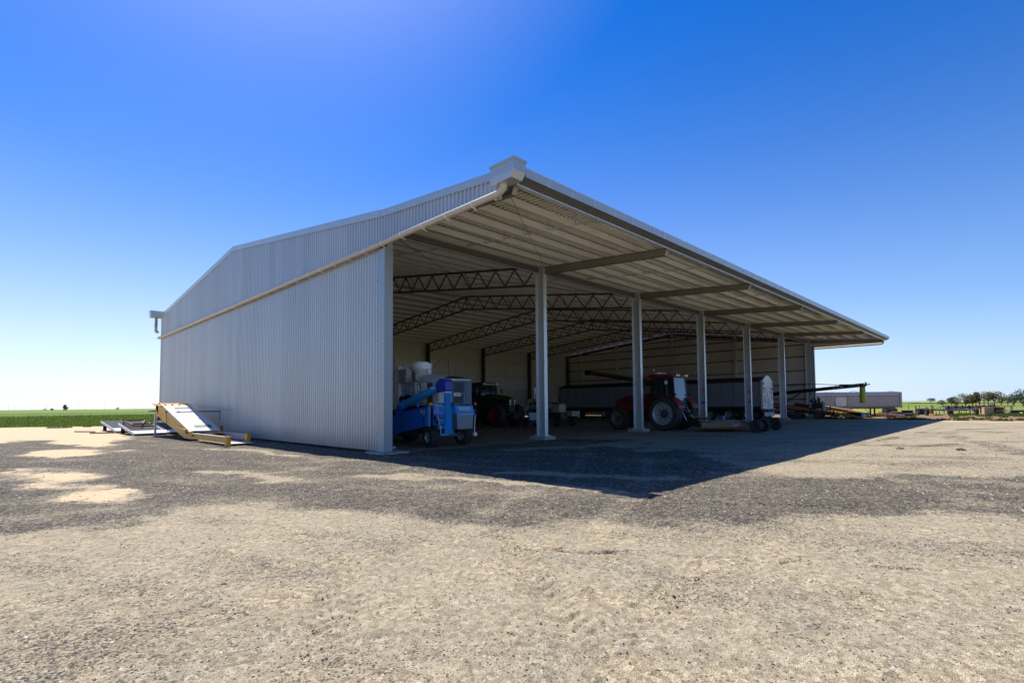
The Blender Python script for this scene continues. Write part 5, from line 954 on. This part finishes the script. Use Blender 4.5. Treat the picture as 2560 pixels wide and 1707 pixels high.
for v in (.45,-.25,-.72): wheel(t, (U-.5,v,.25), .27, .18, .14, -1, DGRIM, 0, style='road'); wheel(t, (U+.6,v,.25), .27, .18, .14, 1, DGRIM, 0, style='road')
wheel(t, (U-.55,-2.3,.36), .36, .22, .2, -1, DGRIM, 0, style='road'); wheel(t, (U+.6,-2.3,.36), .36, .22, .2, 1, DGRIM, 0, style='road')
t = Thing('belt_conveyor', 'sunlit tan-topped orange belt conveyor sloping to the ground just beyond the last column', 'conveyor', (50.6,-2.8,0))
t.p('belt_cover', MB().prism([(-.9,1.22),(-4.75,.50),(-4.75,.44),(-.9,1.08)], 'x', 50.3, 51.0), TAN, bevel=.01); t.p('side_plate', MB().prism([(-.9,1.07),(-4.7,.43),(-3.4,.38),(-.9,.86)], 'x', 50.27, 50.299), ORG); t.p('head_box', MB().box(50.25,51.05,-.9,-.5,.9,1.3), ORG, bevel=.02)
for v_, z_ in ((-1.2,.95),(-3.2,.55)):
    for x_ in (50.35,50.95): t.p('leg', MB().beam((x_,v_,z_),(x_,v_-.15,.0),.05), CHAS)
for x_ in (50.1,51.2): wheel(t, (x_,-2.0,.28), .28, .18, .15, -1 if x_ < 50.5 else 1, DGRIM, 0, style='road')
t.p('axle', MB().beam((50.1,-2.0,.28),(51.2,-2.0,.28),.06), CHAS); t.p('foot_plate', MB().box(50.25,51.05,-4.95,-4.72,.05,.5), mat('teal_grey_plate',(.12,.2,.2),.5))
t = Thing('orange_auger', 'dark orange auger tube rising above the trailers at the back of the shed', 'auger', (44,20,0))
t.p('auger_tube', MB().cyl((44,24.4,5.72),(44,9,3.1),.19,n=16), ORGD, smooth=True); t.p('under_truss', MB().beam((44,24,5.4),(44,9,2.8),.08,.14), BLK); t.p('spout', MB().box(43.8,44.2,24.2,25.0,5.35,5.95), CHAS); t.p('marker_lamp', MB().box(43.78,43.8,23.4,23.6,5.6,5.7), ORL)
for s_ in (-1,1): t.p('support_leg', MB().beam((44,18,4.5),(44+s_*1.2,14,.4),.08), CHAS); wheel(t, (44+s_*1.3,13.8,.4), .4, .24, .2, s_, DGRIM, 0, style='road')
t.p('lower_tube', MB().cyl((44,9,3.1),(44,3.0,1.9),.19,n=16), ORGD, smooth=True)
# white cage ladder
t = Thing('cage_ladder', 'white caged ladder standing in front of the old trailer beside the last column', 'ladder', (45,-2.8,0)); lm = mat('white_ladder_paint',(.75,.75,.68),.5)
for i, v in enumerate((-2.45,-2.68,-3.0,-3.17)): t.p('upright', MB().beam((45+(.25 if i in (0,3) else 0),v+.0,2.56),(45+(.25 if i in (0,3) else 0),v-.12*(1+i*.2),1.25),.03), lm)
for z in (2.28,2.02,1.78,1.5): t.p('rung', MB().beam((45.0,-2.72,z),(45.0,-3.06-(2.5-z)*.08,z),.022), lm); t.p('hoop', MB().tube([(45,-2.7,z),(45.25,-2.48,z),(45.4,-2.8,z),(45.25,-3.2,z),(45,-3.05,z)],.012,5), lm)
t.p('foot_platform', MB().box(44.9,45.4,-3.5,-2.6,1.2,1.27), lm); t.p('post', MB().beam((45.1,-2.9,0),(45.1,-2.9,1.2),.08), CHAS)

# ---------------------------------------------------------------- old trailer outside (local frame: x along its side to the right)
a_ = math.atan2(-5.9,5.6)
t = Thing('old_tipper', 'weathered grey alloy tipper trailer parked on the dirt beyond the far end of the shed', 'trailer', (50.5,2.05,0), a_, True)
Lx = 11.75
t.p('body', MB().box(0,Lx-.25,0,2.4,1.06,2.16), TRLG, bevel=.02)
for x in (4.6,5.9): t.p('side_post', MB().box(x-.03,x+.03,-.03,-.002,1.06,2.12), mat('post_tan',(.2,.16,.12)))
t.p('pale_panel', MB().box(4.65,5.87,-.012,-.002,1.12,2.08), mat('pale_alloy',(.74,.70,.64),.5,.2)); t.p('top_coaming', MB().box(0,Lx-.25,-.02,2.42,2.18,2.62), mat('blue_grey_coaming',(.44,.48,.57),.5,.1,dirt=(.6,.59,.57)), bevel=.02); t.p('coaming_edge', MB().box(0,Lx-.25,-.04,-.021,2.14,2.19), mat('coaming_tan',(.30,.20,.11)))
pr_ = [(0,1.0),(2.4,1.0)]+[(2.4-2.4*i/10, 2.55+.25*math.sin(math.pi*i/10)) for i in range(11)]; t.p('end_wall', MB().prism(pr_, 'x', Lx-.24, Lx), TRLG, bevel=.03); t.p('corner_post', MB().box(Lx-.2,Lx+.06,-.06,.02,.86,2.6), TRLG, bevel=.03)
t.p('sill', MB().box(2.0,Lx-.3,-.02,2.42,.92,1.05), mat('sill_tan',(.34,.27,.15))); t.p('chassis_rail', MB().box(5.5,Lx-.4,.4,2.0,.82,.92), CHAS); t.p('side_skirt', MB().box(1.5,6.5,.05,.1,.62,.92), TRLG)
for x in (8.6,9.05): t.p('landing_leg', MB().box(x-.06,x+.06,.3,.42,-.05,.82).box(x-.12,x+.12,.22,.5,-.05,.0), CHAS)
t.p('leg_brace', MB().beam((8.0,.36,.8),(8.6,.36,.25),.04), CHAS); t.p('hatch_rope', MB().tube([(6.2,0,2.63),(6.5,.0,2.72),(6.9,0,2.70),(7.1,0,2.63)],.02,5), BLK)
for x in (1.0,2.3): wheel(t, (x,.3,.48), .5, .3, .28, -1, DGRIM, 0, style='road', axle='y')
# bits of scrap under and behind it
def scrap(name, label, x, y, parts, rot=0):
    t = Thing(name, label, 'scrap', (x,y,-.02), rot, True)
    for nm, mb, m_ in parts: t.p(nm, mb, m_)
    return t
scrap('scrap_metal', 'tangled pale scrap frame of bent bars lying behind the landing legs of the old trailer', 51.5,-6.9, [('bar', MB().beam((-1.6,0,.55),(.9,.2,.15),.1), TRLG), ('bar', MB().beam((-1.5,.4,.3),(1.2,.1,.1),.12), ORG), ('bar', MB().beam((-.8,.8,.5),(1.4,.6,.2),.06), WHT), ('plate', MB().box(-.2,.8,.9,1.3,.0,.4), RUST)], a_)
scrap('scrap_metal', 'low rusty scrap pile on the dirt just right of the old trailer legs', 55.5,-7.0, [('bar', MB().beam((-1.3,0,.45),(1.4,.3,.2),.08), RUST), ('bar', MB().beam((-1.0,.5,.12),(1.2,-.3,.4),.08), BGREY), ('drum', MB().cyl((-.6,.9,.28),(.4,1.0,.28),.28), RUST), ('plate', MB().box(.5,1.5,.5,1.0,.0,.35), CHAS)], a_)
# dark tanks and wheels between the old trailer and the plough
for i, (x, y, s_, lb) in enumerate(((62.0,-4.9,.42,'dark steel drum lying just right of the old trailer tail'),(63.5,-6.3,.34,'low dark box of scrap standing left of the plough among weeds'),(66.5,-7.4,.36,'dark drum with a pale stand just left of the plough tyre'))):
    t = Thing('drum' if i != 1 else 'scrap_box', lb, 'drum' if i != 1 else 'box', (x,y,-.02))
    if i != 1: t.p('barrel', MB().cyl((x-.5,y+.5,s_),(x+.4,y-.4,s_),s_,n=16), CHAS, smooth=True); t.p('cradle', MB().box(x-.3,x+.3,y-.3,y+.3,0,.12).beam((x-.9,y+.7,.05),(x-.3,y+.3,.35),.08), BGREY if i == 2 else RUST); t.p('hoop', MB().rev([(s_,-.02),(s_+.02,-.02),(s_+.02,.02),(s_,.02)], o=(x,y,s_), ax=(1,-1,0), n=16), RUST)
    else: t.p('box_body', MB().box(x-.5,x+.5,y-.5,y+.5,.05,.5), CHAS); t.p('lid', MB().box(x-.52,x+.52,y-.52,y+.52,.5,.54), RUST)
# plough / cultivator with arched truss
a2 = math.atan2(-11.93+8.24,63.46-62.29)
t = Thing('cultivator', 'wide blue-grey cultivator bar with an arched truss and a tall black tyre at each end', 'cultivator', (62.4,-8.2,-.02), a2, True); Lc = 4.35
for x in (.0,Lc-.05): wheel(t, (x,0,.44), .46, .26, .2, -1 if x < 1 else 1, DGRIM, 16)
t.p('main_beam', MB().beam((.2,.1,.62),(Lc-.2,.1,.62),.12,.12).beam((.3,.7,.55),(Lc-.3,.7,.55),.1,.1), BGREY)
arc_ = [(.65,.68),(1.25,.90),(1.7,1.06),(2.4,1.06),(2.9,.98),(3.7,.70)]
for p_, q_ in zip(arc_[:-1], arc_[1:]): t.p('arch_bar', MB().beam((p_[0],.1,p_[1]),(q_[0],.1,q_[1]),.06,.06), BGREY)
for x in (1.7,2.4,1.25,2.9): t.p('arch_post', MB().beam((x,.1,.66),(x,.1,1.04 if x in (1.7,2.4) else .9),.06), BGREY)
for x in (.55,.8,1.1,1.5,1.9,2.3,2.7,3.0,3.4,3.7): t.p('tine', MB().tube([(x,.1,.56),(x,-.12,.48),(x,-.2,.25),(x,-.05,.05)],.03,5), CHAS)
for x in (.6,1.6,2.6,3.5): t.p('rear_frame', MB().beam((x,.1,.5),(x,1.4,.5),.08), CHAS)
t.p('gearbox', MB().box(1.9,2.3,-.1,.5,.1,.5), CHAS); t.p('orange_bracket', MB().box(.35,.55,-.1,.3,.2,.75), ORG); t.p('white_arm', MB().beam((3.5,.0,.66),(4.1,.0,.5),.06), WHT)
# red disc implement behind
t = Thing('disc_harrow', 'rusty red folded implement frame standing behind the arched cultivator', 'harrow', (66,-10.6,-.02), a2, True)
t.p('frame', MB().beam((-1.2,0,.85),(3.2,0,.95),.16,.14).beam((-1.0,.8,.7),(3.2,.8,.8),.14,.14), mat('faded_red_steel',(.30,.09,.07),.7))
for k in range(7): t.p('clamp', MB().box(-.9+k*.62,-.75+k*.62,-.14,.14,.70,1.05), CHAS)
for k in range(5): t.p('leg', MB().beam((-.8+k*.95,0,.8),(-.8+k*.95,.1,.0),.08), RUST)
t.p('mast', MB().tube([(2.6,0,.9),(3.0,0,1.25),(3.3,0,.9),(3.4,0,.3)],.07,6), RUST)
# crates
def crate(name, label, x, y, w, d, h, m_, rot, slat=6):
    t = Thing(name, label, 'crate', (x,y,-.02), rot, True); sh = h/slat
    for k in range(slat):
        z0, z1 = k*sh+.008, (k+1)*sh-.008
        t.p('board', MB().box(0,w,0,.03,z0,z1), m_); t.p('board', MB().box(.0,.03,.031,d-.031,z0,z1), m_); t.p('board', MB().box(w-.03,w,.031,d-.031,z0,z1), m_); t.p('board', MB().box(0,w,d-.03,d,z0,z1), m_)
    for cx in (.06,w-.06): t.p('corner_post', MB().box(cx-.03,cx+.03,.032,.08,0,h), m_)
    t.p('lid', MB().box(-.02,w+.02,-.02,d+.02,h+.003,h+.03), m_); return t
crate('timber_crate', 'tall pale timber crate standing on the dirt at the right', 63.45,-12.98, .78, .8, .86, WOOD, a2)
crate('maroon_crate', 'dark maroon crate standing against the pale timber crate', 63.85,-13.68, .85, .8, .82, mat('maroon_boards',(.10,.02,.02),.7), a2)
t = Thing('fuel_drum', 'small dark red drum on the ground right of the maroon crate', 'drum', (66.3,-15.2,-.02), a2, True); t.p('barrel', MB().cyl((-.3,0,.3),(.4,0,.3),.25,n=14), mat('dark_red_drum',(.12,.02,.02))); t.p('stand', MB().box(-.3,.4,-.2,.2,0,.08), CHAS)
t = Thing('flat_trailer', 'low flat-bed farm trailer with dark wheels at the right edge of the photo', 'trailer', (62.6,-16.0,-.02), a2, True)
t.p('bed', MB().box(-1.0,2.6,0,1.6,.52,.60), BGREY); t.p('drawbar', MB().beam((-1.0,.8,.5),(-1.9,.8,.45),.08), BGREY); t.p('chassis_rail', MB().box(-.6,2.4,.2,1.4,.38,.5), CHAS); t.p('headboard', MB().box(1.0,2.6,.1,.14,.60,.66), BGREY)
for x in (.2,.85): wheel(t, (x,.05,.24), .26, .18, .14, -1, DGRIM, 0, style='road', axle='y')
# yard rail fence
t = Thing('rail_fence', 'thin steel yard fence with one top rail running behind the crates', 'fence', (72,-12.5,-.05))
A_ = Vector((88,-10.6,0)); B_ = Vector((66.5,-15.0,0))
t.p('rail', MB().tube([A_+Vector((0,0,.92)), B_+Vector((0,0,.92))],.045,6), RUST)
for k in range(9): p_ = A_.lerp(B_,k/8); t.p('post', MB().cyl(p_-Vector((0,0,.1)), p_+Vector((0,0,.95+(.35 if k < 4 else 0))), .05, n=6), RUST)
# paddock fence posts far
for i, (x, y, lb) in enumerate(((118,-.3,'thin dark fence post in the green paddock, left one of two'),(116,-3.2,'thin dark fence post in the green paddock, right one of two'))):
    tag(link('fence_post', MB().cyl((0,0,0),(0,0,.85),.09,n=8).box(-.11,.11,-.11,.11,.78,.85).mesh('fence_post', CHAS), loc=(x,y,-.25)), lb, 'post')
t = Thing('wire_fence', 'low dark stock fence crossing the bright pasture on the right', 'fence', (112,-8,-.3))
A_ = Vector((105,-26,-.3)); B_ = Vector((128,22,-.3))
for z in (.35,.7,1.0): t.p('wire', MB().tube([A_+Vector((0,0,z)),B_+Vector((0,0,z))],.022,4), CHAS)
for k in range(26): p_ = A_.lerp(B_,k/25); t.p('post', MB().cyl(p_, p_+Vector((0,0,1.1)), .05, n=5), CHAS)

# ---------------------------------------------------------------- yellow elevator and tin panels at the left
t = Thing('elevator', 'yellow and white bucket elevator leg lying tilted beside the gable wall', 'elevator', (-2.2,14,0))
xa, xb = -2.65, -1.35
bf = MB().prism([(19.9,1.92),(20.9,1.88),(20.9,1.60),(20.0,1.05),(14.3,.10),(12.7,.10),(12.4,.40),(13.3,.42),(19.2,1.74)], 'x', xa, xa+.05); t.p('side_plate', bf, YEL, bevel=.01)
bf = MB().prism([(19.9,1.92),(20.9,1.88),(20.9,1.60),(20.0,1.05),(14.3,.10),(12.7,.10),(12.4,.40),(13.3,.42),(19.2,1.74)], 'x', xb-.05, xb); t.p('side_plate', bf, YEL, bevel=.01)
zf = lambda v: .46+(v-13.4)*(1.74-.46)/(19.2-13.4)
for i in range(4):
    v0, v1 = 13.4+i*1.45, 13.4+(i+1)*1.45-.02; t.p('cover_panel', MB().prism([(v0,zf(v0)),(v1,zf(v1)),(v1,zf(v1)+.03),(v0,zf(v0)+.03)], 'x', xa+.06, xb-.06), ZINC)
for v in (14.0,18.2):
    t.p('cover_opening', MB().prism([(v,zf(v)+.032),(v+.5,zf(v+.5)+.032),(v+.5,zf(v+.5)+.045),(v,zf(v)+.045)], 'x', xa+.4, xb-.15), BLK)
t.p('side_edge', MB().prism([(13.3,.43),(19.2,1.74),(19.2,1.80),(13.3,.49)], 'x', xa-.02, xa+.06), ZINC); t.p('side_edge', MB().prism([(13.3,.43),(19.2,1.74),(19.2,1.80),(13.3,.49)], 'x', xb-.06, xb+.02), ZINC)
t.p('head_cover', MB().prism([(19.2,1.76),(21.2,1.90),(21.25,1.84),(19.25,1.68)], 'x', xa-.12, xb+.12), YEL, bevel=.01)
for k in range(4): t.p('head_bolt', MB().box(xa+.1+k*.35,xa+.2+k*.35,19.3,19.5,1.78,1.84), CHAS)
t.p('head_shaft', MB().cyl((xa-.35,20.9,1.45),(xb+.4,20.9,1.45),.035), CHAS); t.p('head_box', MB().box(xa,xb,20.3,20.95,1.1,1.75), YEL)
t.p('discharge_boot', MB().prism([(20.95,1.3),(21.2,1.25),(21.1,.85),(20.9,.9)],'x',xa+.1,xb-.1), CHAS)
for x, y0 in ((xa-.02,7.6),(xb-.06,9.2)): t.p('foot_beam', MB().box(x,x+.10,y0,12.6,.13,.38), YEL if x < -2 else BGREY, bevel=.01); t.p('foot_beam_cap', MB().box(x-.01,x+.11,y0+.1,12.6,.382,.40), LGREY); t.p('end_bracket', MB().box(x-.03,x+.12,y0-.15,y0+.15,.05,.42), YEL)
t.p('side_arm', MB().beam((xa-.05,15.6,.62),(xa-.05,12.9,.42),.06,.10), YEL, bevel=.01); t.p('foot_shaft', MB().cyl((xa-.1,12.6,.3),(xb+.1,12.6,.3),.05), CHAS); t.p('inner_panel', MB().box(xa+.12,xb-.12,8.0,12.4,.06,.09), TRLG)
t.p('rail', MB().cyl((-2.7,18.2,1.40),(-.95,14.8,1.42),.035), CHAS); t.p('rail_post', MB().beam((-2.7,18.0,1.40),(-2.72,17.6,.35),.025).beam((-.95,14.8,1.42),(-.98,14.8,.95),.025), CHAS)
t.p('prop', MB().box(-2.86,-2.76,20.0,20.1,0,1.35), GALV); t.p('wire', MB().tube([(xb,19.8,1.85),(-.6,17,1.6),(-.3,15,1.45)],.008,4), CHAS)
t.p('hinge_lug', MB().box(xa-.1,xa-.02,13.5,13.7,.35,.55).box(xb+.02,xb+.1,13.2,13.4,.42,.7), RUST)
# profiled tin trays lying flat
def tray(label, cx, cy, w, d, zb):
    """origin at the raised far right corner, sloping down towards the front"""
    t = Thing('tin_panel', label, 'panel', (cx,cy,zb), math.pi, True, 'profiled tin panels lying by the far gable corner'); a = math.asin((zb-.13)/d); t.e.rotation_euler = (-a, 0, math.pi)
    t.p('backing', MB().box(0,w,0,d,-.03,0), ZINC); n_ = 15
    for k in range(n_): t.p('rib', MB().box(.05,w-.05, .10+k*(d*.72)/n_, .10+(k+.42)*(d*.72)/n_, .001, .045), GREYT)
    t.p('apron', MB().box(0,w,d*.75,d,.002,.02), ZINC); t.p('side', MB().box(-.04,0,0,d,-.10,.05), LGREY); t.p('side', MB().box(w,w+.04,0,d,-.10,.05), LGREY)
    t.p('prop_block', MB().box(.1,.3,.15,.35,-zb-.02,-.032), CHAS); t.p('prop_block', MB().box(w-.3,w-.1,.15,.35,-zb-.02,-.032), CHAS); t.p('bearer', MB().box(0,w,d-.5,d-.35,-.13,-.032), CHAS); return t
tray('profiled tin panel nearest the elevator prop, with a wide bare apron', -1.95, 26.8, 1.6, 5.4, .62)
tray('profiled tin panel lying behind the nearer one, left of the gable corner', -1.3, 34.0, 2.3, 6.8, .66)
tray('profiled tin panel pushed in under the raised elevator head', -.55, 27.4, 1.3, 5.4, .58)
t = Thing('steel_frame', 'rusty brown rectangular steel frame resting on top of the tin panels', 'frame', (-2.9,25.0,.5))
for p_, q_ in (((-3.35,26.4,.82),(-2.2,26.6,.82)),((-3.35,26.4,.80),(-3.25,23.9,.58)),((-2.2,26.6,.82),(-2.75,24.0,.60)),((-3.25,23.9,.52),(-2.1,23.7,.52)),((-2.7,25.2,.62),(-1.9,25.0,.62)),((-3.3,25.0,.62),(-2.7,24.9,.62))): t.p('bar', MB().beam(p_,q_,.08,.09), RUST)
for p_ in ((-3.35,26.4,.60,.9),(-2.2,26.6,.62,.88),(-2.75,24.0,.42,.7)): t.p('upright', MB().box(p_[0]-.04,p_[0]+.04,p_[1]-.04,p_[1]+.04,p_[2],p_[3]), RUST)
for (x0_,y0_,x1_,y1_,lb) in ((-5.3,31.5,-4.4,29.8,'thin rusty pipe lying on the sand left of the tin panels'),(-4.9,27.5,-3.8,26.6,'short dark bar lying in front of the left tin panel')):
    b = MB().cyl((x0_,y0_,.06),(x1_,y1_,.06),.04); tag(link('loose_pipe', b.mesh('loose_pipe', RUST)), lb, 'pipe')
b = MB()
tag(link('white_block', MB().box(-.25,.05,-.5,.3,0,.55).mesh('white_block', WHT), loc=(-.5,31.8,0)), 'white block standing on the ground against the far end of the gable wall', 'block')

# ---------------------------------------------------------------- trees
def tree(label, x, y, h, w, m_, trunk=.35, n=900, group=None, clumps=7, z=-.3, seed=0, leaf=.16):
    g_ = random.Random(seed); t = Thing('tree', label, 'tree', (x,y,z), 0, True, group)
    b = MB(); b.cyl((0,0,0),(g_.uniform(-.1,.1)*h*.3,g_.uniform(-.1,.1)*h*.3,h*trunk*1.3),h*.035,h*.022,7); cl = []
    for k in range(clumps):
        a = g_.random()*6.283; r = w*.5*g_.random()**.6*.75; cz = h*(trunk+(1-trunk)*g_.uniform(.25,.82)); cl.append((math.cos(a)*r, math.sin(a)*r, cz, w*g_.uniform(.16,.27), h*g_.uniform(.11,.2)))
        b.cyl((0,0,h*trunk),(cl[-1][0],cl[-1][1],cz),h*.014,h*.006,5)
    t.p('trunk', b, BARK); V = []; F = []
    for k in range(n):
        c = cl[k % clumps]; d = Vector((g_.gauss(0,1),g_.gauss(0,1),g_.gauss(0,1))).normalized()*g_.random()**.35
        p_ = Vector((c[0]+d.x*c[3]*1.3, c[1]+d.y*c[3]*1.3, c[2]+d.z*c[4]*1.3)); s_ = leaf*h/6*g_.uniform(.6,1.5); a = Vector((g_.gauss(0,1),g_.gauss(0,1),g_.gauss(0,1))).normalized(); e = a.orthogonal().normalized()*s_*.7; a = a*s_
        i = len(V); V += [p_-a, p_-e, p_+a, p_+e]; F.append((i,i+1,i+2,i+3))
    t.p('crown', MB().add(V,F), m_)
def cp(px, D):       # ground point at a bearing and distance from the viewpoint
    k = (px-1327.8)/1293.5; return (CAM.x+D*(math.cos(HD)+k*rt.x), CAM.y+D*(math.sin(HD)+k*rt.y))
TP = [(2353,150,1.9,1.7,LEAFD,.3,'small bare-stemmed tree standing alone left of the tree row'),(2376,155,2.6,1.6,LEAFD,.3,'slim dark tree just left of the bushy tree row'),(2390,162,3.2,2.9,LEAF,.10,'first bushy olive-green tree at the left end of the row'),(2411,164,3.9,2.6,LEAF,.10,'bushy olive tree second in the row'),
      (2429,165,3.8,2.4,LEAF,.12,'bushy olive tree third in the row'),(2446,164,4.3,2.5,LEAF,.25,'tall open-crowned tree in the middle of the row'),(2468,166,4.0,2.9,LEAF,.30,'open spreading tree with bare lower trunk, fifth in the row'),(2484,163,4.3,2.7,LEAF,.30,'spreading tree with a pointed top, sixth in the row'),(2500,166,3.6,2.6,LEAF,.2,'spreading tree with low branches near the right end of the row'),(2517,168,2.9,2.6,LEAF,.18,'low rounded tree ending the row on the right'),
      (2532,150,3.4,2.8,LEAFD,.15,'dark round tree near the right edge of the photo'),(2555,148,4.3,4.2,LEAFD,.12,'largest round tree cut by the right edge of the photo')]
for i, (px, D, h, w_, m_, tk, lb) in enumerate(TP): x, y = cp(px, D); tree(lb, x, y, h*1.1, w_*1.35, m_, tk, 700, 'trees beyond the paddock on the right', 11, seed=i+40, leaf=.22)
x, y = cp(2325, 600); tree('distant dark clump tree alone on the horizon right of the old trailer', x, y, 5.6, 9.5, LEAFD, .03, 700, None, 14, seed=3, leaf=.3)
for px, D, h, w_, lb in ((131,600,4,4.5,'small dark bush tree on the left horizon'),(160,600,7.2,5,'tallest scraggly tree on the left horizon'),(166,602,6.6,5,'leaning tree crown beside the tallest one on the left horizon'),(295,700,4,5,'tiny dark tree on the left horizon nearest the shed'),(113,900,4,7,'faint low bush at the far left horizon')):
    x, y = cp(px, D); tree(lb, x, y, h, w_, LEAFD, .35 if h > 10 else .1, 260, 'trees on the left horizon', 5, seed=px, leaf=.35)
PL = ['thin distant power pole standing at the extreme left of the horizon','second thin distant power pole from the left edge','distant power pole left of the small horizon trees','faint distant power pole just left of the lowest horizon bush','distant power pole just right of the tall scraggly horizon tree','distant power pole midway between the scraggly tree and the shed','distant power pole left of the tiny tree near the shed','distant power pole nearest the gable wall on the left horizon']
for k, px in enumerate((22,37,80,117,196,215,262,340)):
    x, y = cp(px, 800+40*(k%3)); t = Thing('power_pole', PL[k], 'pole', (x,y,-.3), 0, True, 'power poles along the left horizon')
    t.p('post', MB().cyl((0,0,0),(0,0,11.5),.12,.09,6), BGREY); t.p('crossarm', MB().beam((-1.4,.9,10.8),(1.4,-.9,10.8),.14), BGREY)
